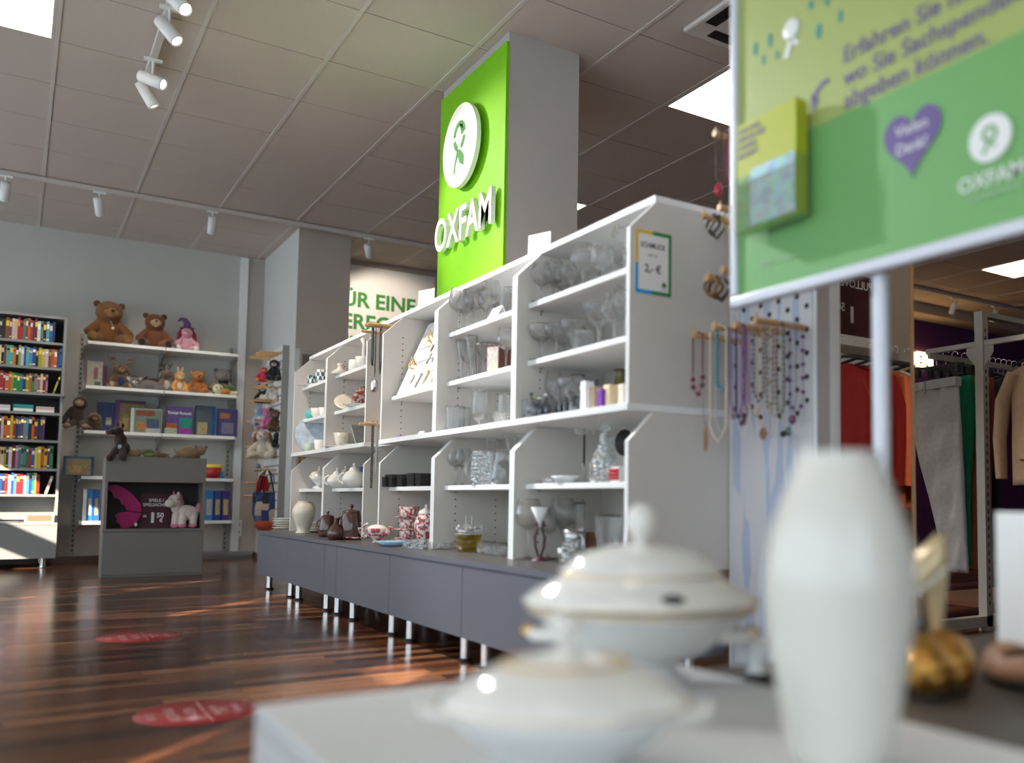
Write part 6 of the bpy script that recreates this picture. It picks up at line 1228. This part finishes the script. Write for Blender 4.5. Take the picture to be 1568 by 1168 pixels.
# leaflet holder
pa, pb = at(1128, 355, x=SX - .05), at(1222, 335, x=SX - .05)
lh = E_('leaflet_holder', 'clear leaflet holder with yellow-green leaflets on the poster', 'leaflet holder', (SX - .012, pa.y, at(1128, 360, x=SX - .05).z)); lw_ = pa.y - pb.y
O('holder', MB().box(-.045, -.043, -lw_, 0, 0, .12).box(-.045, 0, -lw_, 0, 0, .003).box(-.045, 0, -lw_, -lw_ + .002, 0, .14).box(-.045, 0, -.002, 0, 0, .14), 'acrylic', lh)
for k in range(6):
    t = E_('leaflet', 'yellow-green leaflet, %s from the front in the clear holder' % ordn(k), 'leaflet', (SX - .012 - .0405 + .006 * k, pa.y - .003, lh.location.z + .004), group='leaflets in the clear holder')
    O('sheet', MB().box(0, .0045, -lw_ + .006, 0, 0, .26), cmat((.45, .48, .02)), t)
    if k == 0:
        O('lower_print', MB().box(-.0006, 0, -lw_ + .006, 0, 0, .13), cmat((.16, .38, .10), kind='print'), t); O('photo_print', MB().box(-.0012, -.0006, -lw_ + .01, -.05, .005, .14), cmat((.45, .62, .72), kind='print'), t)
        for j, s_ in enumerate(('WAS IHRE', 'SPENDE FÜR', 'ANDERE', 'BEWIRKT')): text('lettering', s_, .017, 'ink_purple', (-.001, -.006, .235 - .020 * j), '-x', .0002, .02, t)

# ================================================================ FOREGROUND TABLES
TZ0 = .32
tw_ = E_('display_table', 'white box table in the foreground carrying the tureens', 'table', (.288, .30, 0))
O('table_top', MB().box(0, .69, 0, 1.04, TZ0 - .025, TZ0), 'table_white', tw_, bev=.002); O('side_panel', MB().box(.0, .02, .0, 1.04, .0, TZ0 - .026), 'table_white', tw_); O('side_panel', MB().box(.67, .69, .0, 1.04, .0, TZ0 - .026), 'table_white', tw_); O('back_panel', MB().box(.021, .669, 1.01, 1.03, 0, TZ0 - .026), 'table_white', tw_)
td = E_('shoe_table', 'dark brown low table with shoes at the lower right', 'table', (.982, .28, 0))
O('table_top', MB().box(0, 1.3, 0, .94, TZ0 - .03, TZ0), 'table_dark', td, bev=.002)
for x, y in ((.03, .03), (1.22, .03), (.03, .86), (1.22, .86)): O('leg', MB().box(x, x + .05, y, y + .05, 0, TZ0 - .031), 'table_dark', td)
AR = math.atan2(-.567, .824)
def gtrim(t, r, z, sy, w_=.0025): O('gold_rim', MB().lathe([(r - w_, z - w_), (r + w_ * .6, z), (r - w_, z + w_), (r - 2 * w_, z), (r - w_, z - w_)], 48, sy=sy), 'gold', t)
t1 = E_('soup_tureen', 'front white soup tureen with gold-edged lid', 'tureen', (.497, .855, TZ0), AR)
O('bowl', MB().lathe([(0, .0), (.07, 0), (.066, .010), (.10, .028), (.135, .055), (.146, .072), (.140, .072), (.09, .03), (0, .02)], 48, sy=.86), 'porcelain_cool', t1)
t1.scale = (.9, .9, 1.0)
ld_ = O('lid', MB().lathe([(.150, .070), (.150, .076), (.12, .094), (.075, .112), (.03, .122), (.014, .126), (.0, .128)], 48, sy=.86), 'porcelain', t1)
O('knob', MB().lathe([(.010, .124), (.008, .135), (.020, .146), (.022, .156), (.010, .163), (0, .164)], 24), 'porcelain', ld_); gtrim(t1, .150, .073, .86); gtrim(t1, .078, .113, .86, .0015)
for k in (-1, 1): O('handle', MB().tube([(k * .135, -.02, .055), (k * .165, -.012, .062), (k * .172, 0, .064), (k * .165, .012, .062), (k * .135, .02, .055)], .007, 8), 'porcelain', t1)
t2 = E_('soup_tureen', 'rear large white tureen with ladle notch and gilded handles', 'tureen', (.825, 1.185, TZ0), AR)
O('foot', MB().lathe([(.075, 0), (.078, .008), (.055, .022), (.06, .035), (0, .035)], 48, sy=.75), 'porcelain_cool', t2)
O('bowl', MB().lathe([(0, .03), (.06, .034), (.11, .055), (.145, .085), (.165, .105), (.180, .112), (.180, .118), (.15, .118), (.10, .06), (0, .045)], 48, sy=.75), 'porcelain_cool', t2)
ld_ = O('lid', MB().lathe([(.186, .124), (.187, .132), (.165, .148), (.13, .165), (.128, .178), (.10, .200), (.05, .214), (.018, .218), (0, .218)], 48, sy=.75), 'porcelain', t2)
O('knob', MB().lathe([(.012, .21), (.010, .222), (.016, .230), (.023, .240), (.026, .252), (.023, .266), (.014, .277), (0, .281)], 32), 'porcelain', ld_); O('ladle_notch', MB().ell((.045, -.125, .142), (.018, .01, .008)), 'dark', ld_)
gtrim(t2, .186, .126, .75); gtrim(t2, .13, .170, .75, .002); gtrim(t2, .181, .115, .75, .002)
for k in (-1, 1):
    h_ = O('handle', MB().tube([(k * .12, -.03, .075), (k * .165, -.022, .075), (k * .178, 0, .08), (k * .165, .022, .075), (k * .12, .03, .075)], .009, 8), 'porcelain', t2); O('gilding', MB().ell((k * .177, 0, .08), (.012, .016, .010)), 'gold', h_)
O('vase', MB().lathe([(0, 0), (.053, 0), (.057, .02), (.068, .075), (.080, .15), (.083, .205), (.077, .25), (.063, .29), (.049, .325), (.044, .335), (.046, .34), (.041, .34), (.038, .33), (.05, .30), (.06, .1), (0, .02)], 56), 'vase_cream', loc=(.757, .704, TZ0 + .0005), label='tall cream spindle-shaped vase in the foreground', cat='vase')
p_ = at(1160, 1040, z=TZ0); t = E_('egg_cup', 'small white cup on a dark base between tureen and vase', 'cup', (p_.x, p_.y, TZ0)); O('base', MB().lathe([(0, 0), (.024, 0), (.022, .012), (0, .012)], 20), 'dark', t); O('cup_body', MB().lathe([(.018, .012), (.012, .025), (.02, .05), (.018, .065), (0, .06)], 20), 'porcelain_cool', t)
# shoes on the dark table
def shoe_sole(L_, w_, heel, lift):
    pts = []
    return pts
def pump(label, p_, m_, rz, L_=.24, heel=.09, s=1.0, lining='cream', name='high_heel', z=None):
    t = E_(name, label, 'shoe', (p_[0], p_[1], z), rz)
    sole = []; n = 16; up = MB(); vs = []; rings = 14
    for j in range(rings + 1):
        tt = j / rings; xx = L_ * (tt - .5); wd = (.030 if tt < .3 else .030 + .012 * math.sin((tt - .3) / .7 * PI)) * (1 - max(0, tt - .85) ** 2 * 30); wd = max(wd, .006)
        zb_ = heel * (1 - min(1, tt / .68)) ** 1.3 if tt < .68 else 0.0
        hh_ = .055 - .025 * tt if tt < .55 else .036 + .012 * math.sin((tt - .55) / .45 * PI) * 1
        for i in range(n):
            a = PI * i / (n - 1); vs.append((xx, wd * math.cos(a), zb_ + .006 + hh_ * (math.sin(a) ** .7 if tt > .60 else (math.sin(a) ** .7 if abs(math.cos(a)) > .55 else .66))))
    up.add(vs, [(j * n + i, j * n + i + 1, (j + 1) * n + i + 1, (j + 1) * n + i) for j in range(rings) if True for i in range(n - 1) if not (.10 < j / rings < .60 and abs(math.cos(PI * (i + .5) / (n - 1))) < .62)], 0, True)
    o = O('upper', up, m_, t); md = o.modifiers.new('solid', 'SOLIDIFY'); md.thickness = .0025
    so_ = MB(); vs = []
    for j in range(rings + 1):
        tt = j / rings; xx = L_ * (tt - .5); wd = (.030 if tt < .3 else .030 + .012 * math.sin((tt - .3) / .7 * PI)) * (1 - max(0, tt - .85) ** 2 * 30); wd = max(wd, .006); zb_ = heel * (1 - min(1, tt / .68)) ** 1.3 if tt < .68 else 0
        vs += [(xx, -wd, zb_), (xx, wd, zb_), (xx, wd, zb_ + .007), (xx, -wd, zb_ + .007)]
    so_.add(vs, [(j * 4 + i, j * 4 + (i + 1) % 4, (j + 1) * 4 + (i + 1) % 4, (j + 1) * 4 + i) for j in range(rings) for i in range(4)] + [(0, 1, 2, 3), (rings * 4, rings * 4 + 1, rings * 4 + 2, rings * 4 + 3)]); O('sole', so_, lining, t)
    if heel > .03: O('heel', MB().cyl((-L_ * .46, 0, 0), (-L_ * .44, 0, heel + .004), .006, .022), m_, t)
    t.scale = (s, s, s); return t
mat('satin', (.62, .48, .28), .3, .3)
def atd(u, v, dF): d = ray(u, v); d = d * (dF / d.dot(cF)); return Vector((d.x, d.y, d.z + H))
q_ = atd(1420, 900, 1.42); O('display_riser', MB().box(-.07, .07, -.05, .05, 0, .055), 'acrylic', loc=(q_.x - .035, q_.y + .055, TZ0), rz=.9, label='clear block under the champagne coloured high heel', cat='stand')
pump('champagne satin high heel standing on a clear block', (q_.x - .068, q_.y + .076), 'satin', 2.45, .22, .11, 1.15, name='high_heel', z=TZ0 + .056)
for k, (u, v, la) in enumerate(((1428, 1068, 'left golden sequinned ballet shoe in the foreground'), (1462, 1060, 'right golden sequinned ballet shoe in the foreground'))):
    b_ = at(u, v, z=TZ0); t = E_('ballet_shoe', la, 'shoe', (b_.x + .03, b_.y + .07, TZ0), 1.0); t.scale = (1.3, 1.3, 1.45)
    O('sole', MB().ell((0, 0, .006), (.10, .036, .006), n=20), 'black', t)
    O('upper', MB().ell((-.045, 0, .028), (.05, .036, .036), n=20).ell((.05, 0, .03), (.048, .033, .034), n=20).ell((0, .026, .022), (.06, .010, .022)).ell((0, -.026, .022), (.06, .010, .022)), 'gold_sequin', t)
    O('lining', MB().ell((.03, 0, .055), (.035, .02, .012)), 'dark', t)
b_ = atd(1545, 1018, 1.62); O('display_box', MB().box(0, .28, -.26, 0, 0, .27), 'white', loc=(b_.x - .034, b_.y + .0, TZ0 + .0005), rz=AR * .3, label='white box standing at the right edge among the shoes', cat='box', bev=.002)
b_ = at(1575, 1062, z=TZ0); pump('brown leather pump at the lower right photo edge', (b_.x + .04, b_.y + .02), 'wood_mid', 1.0, .24, .02, 1.1, 'black', 'leather_shoe', TZ0 + .001)
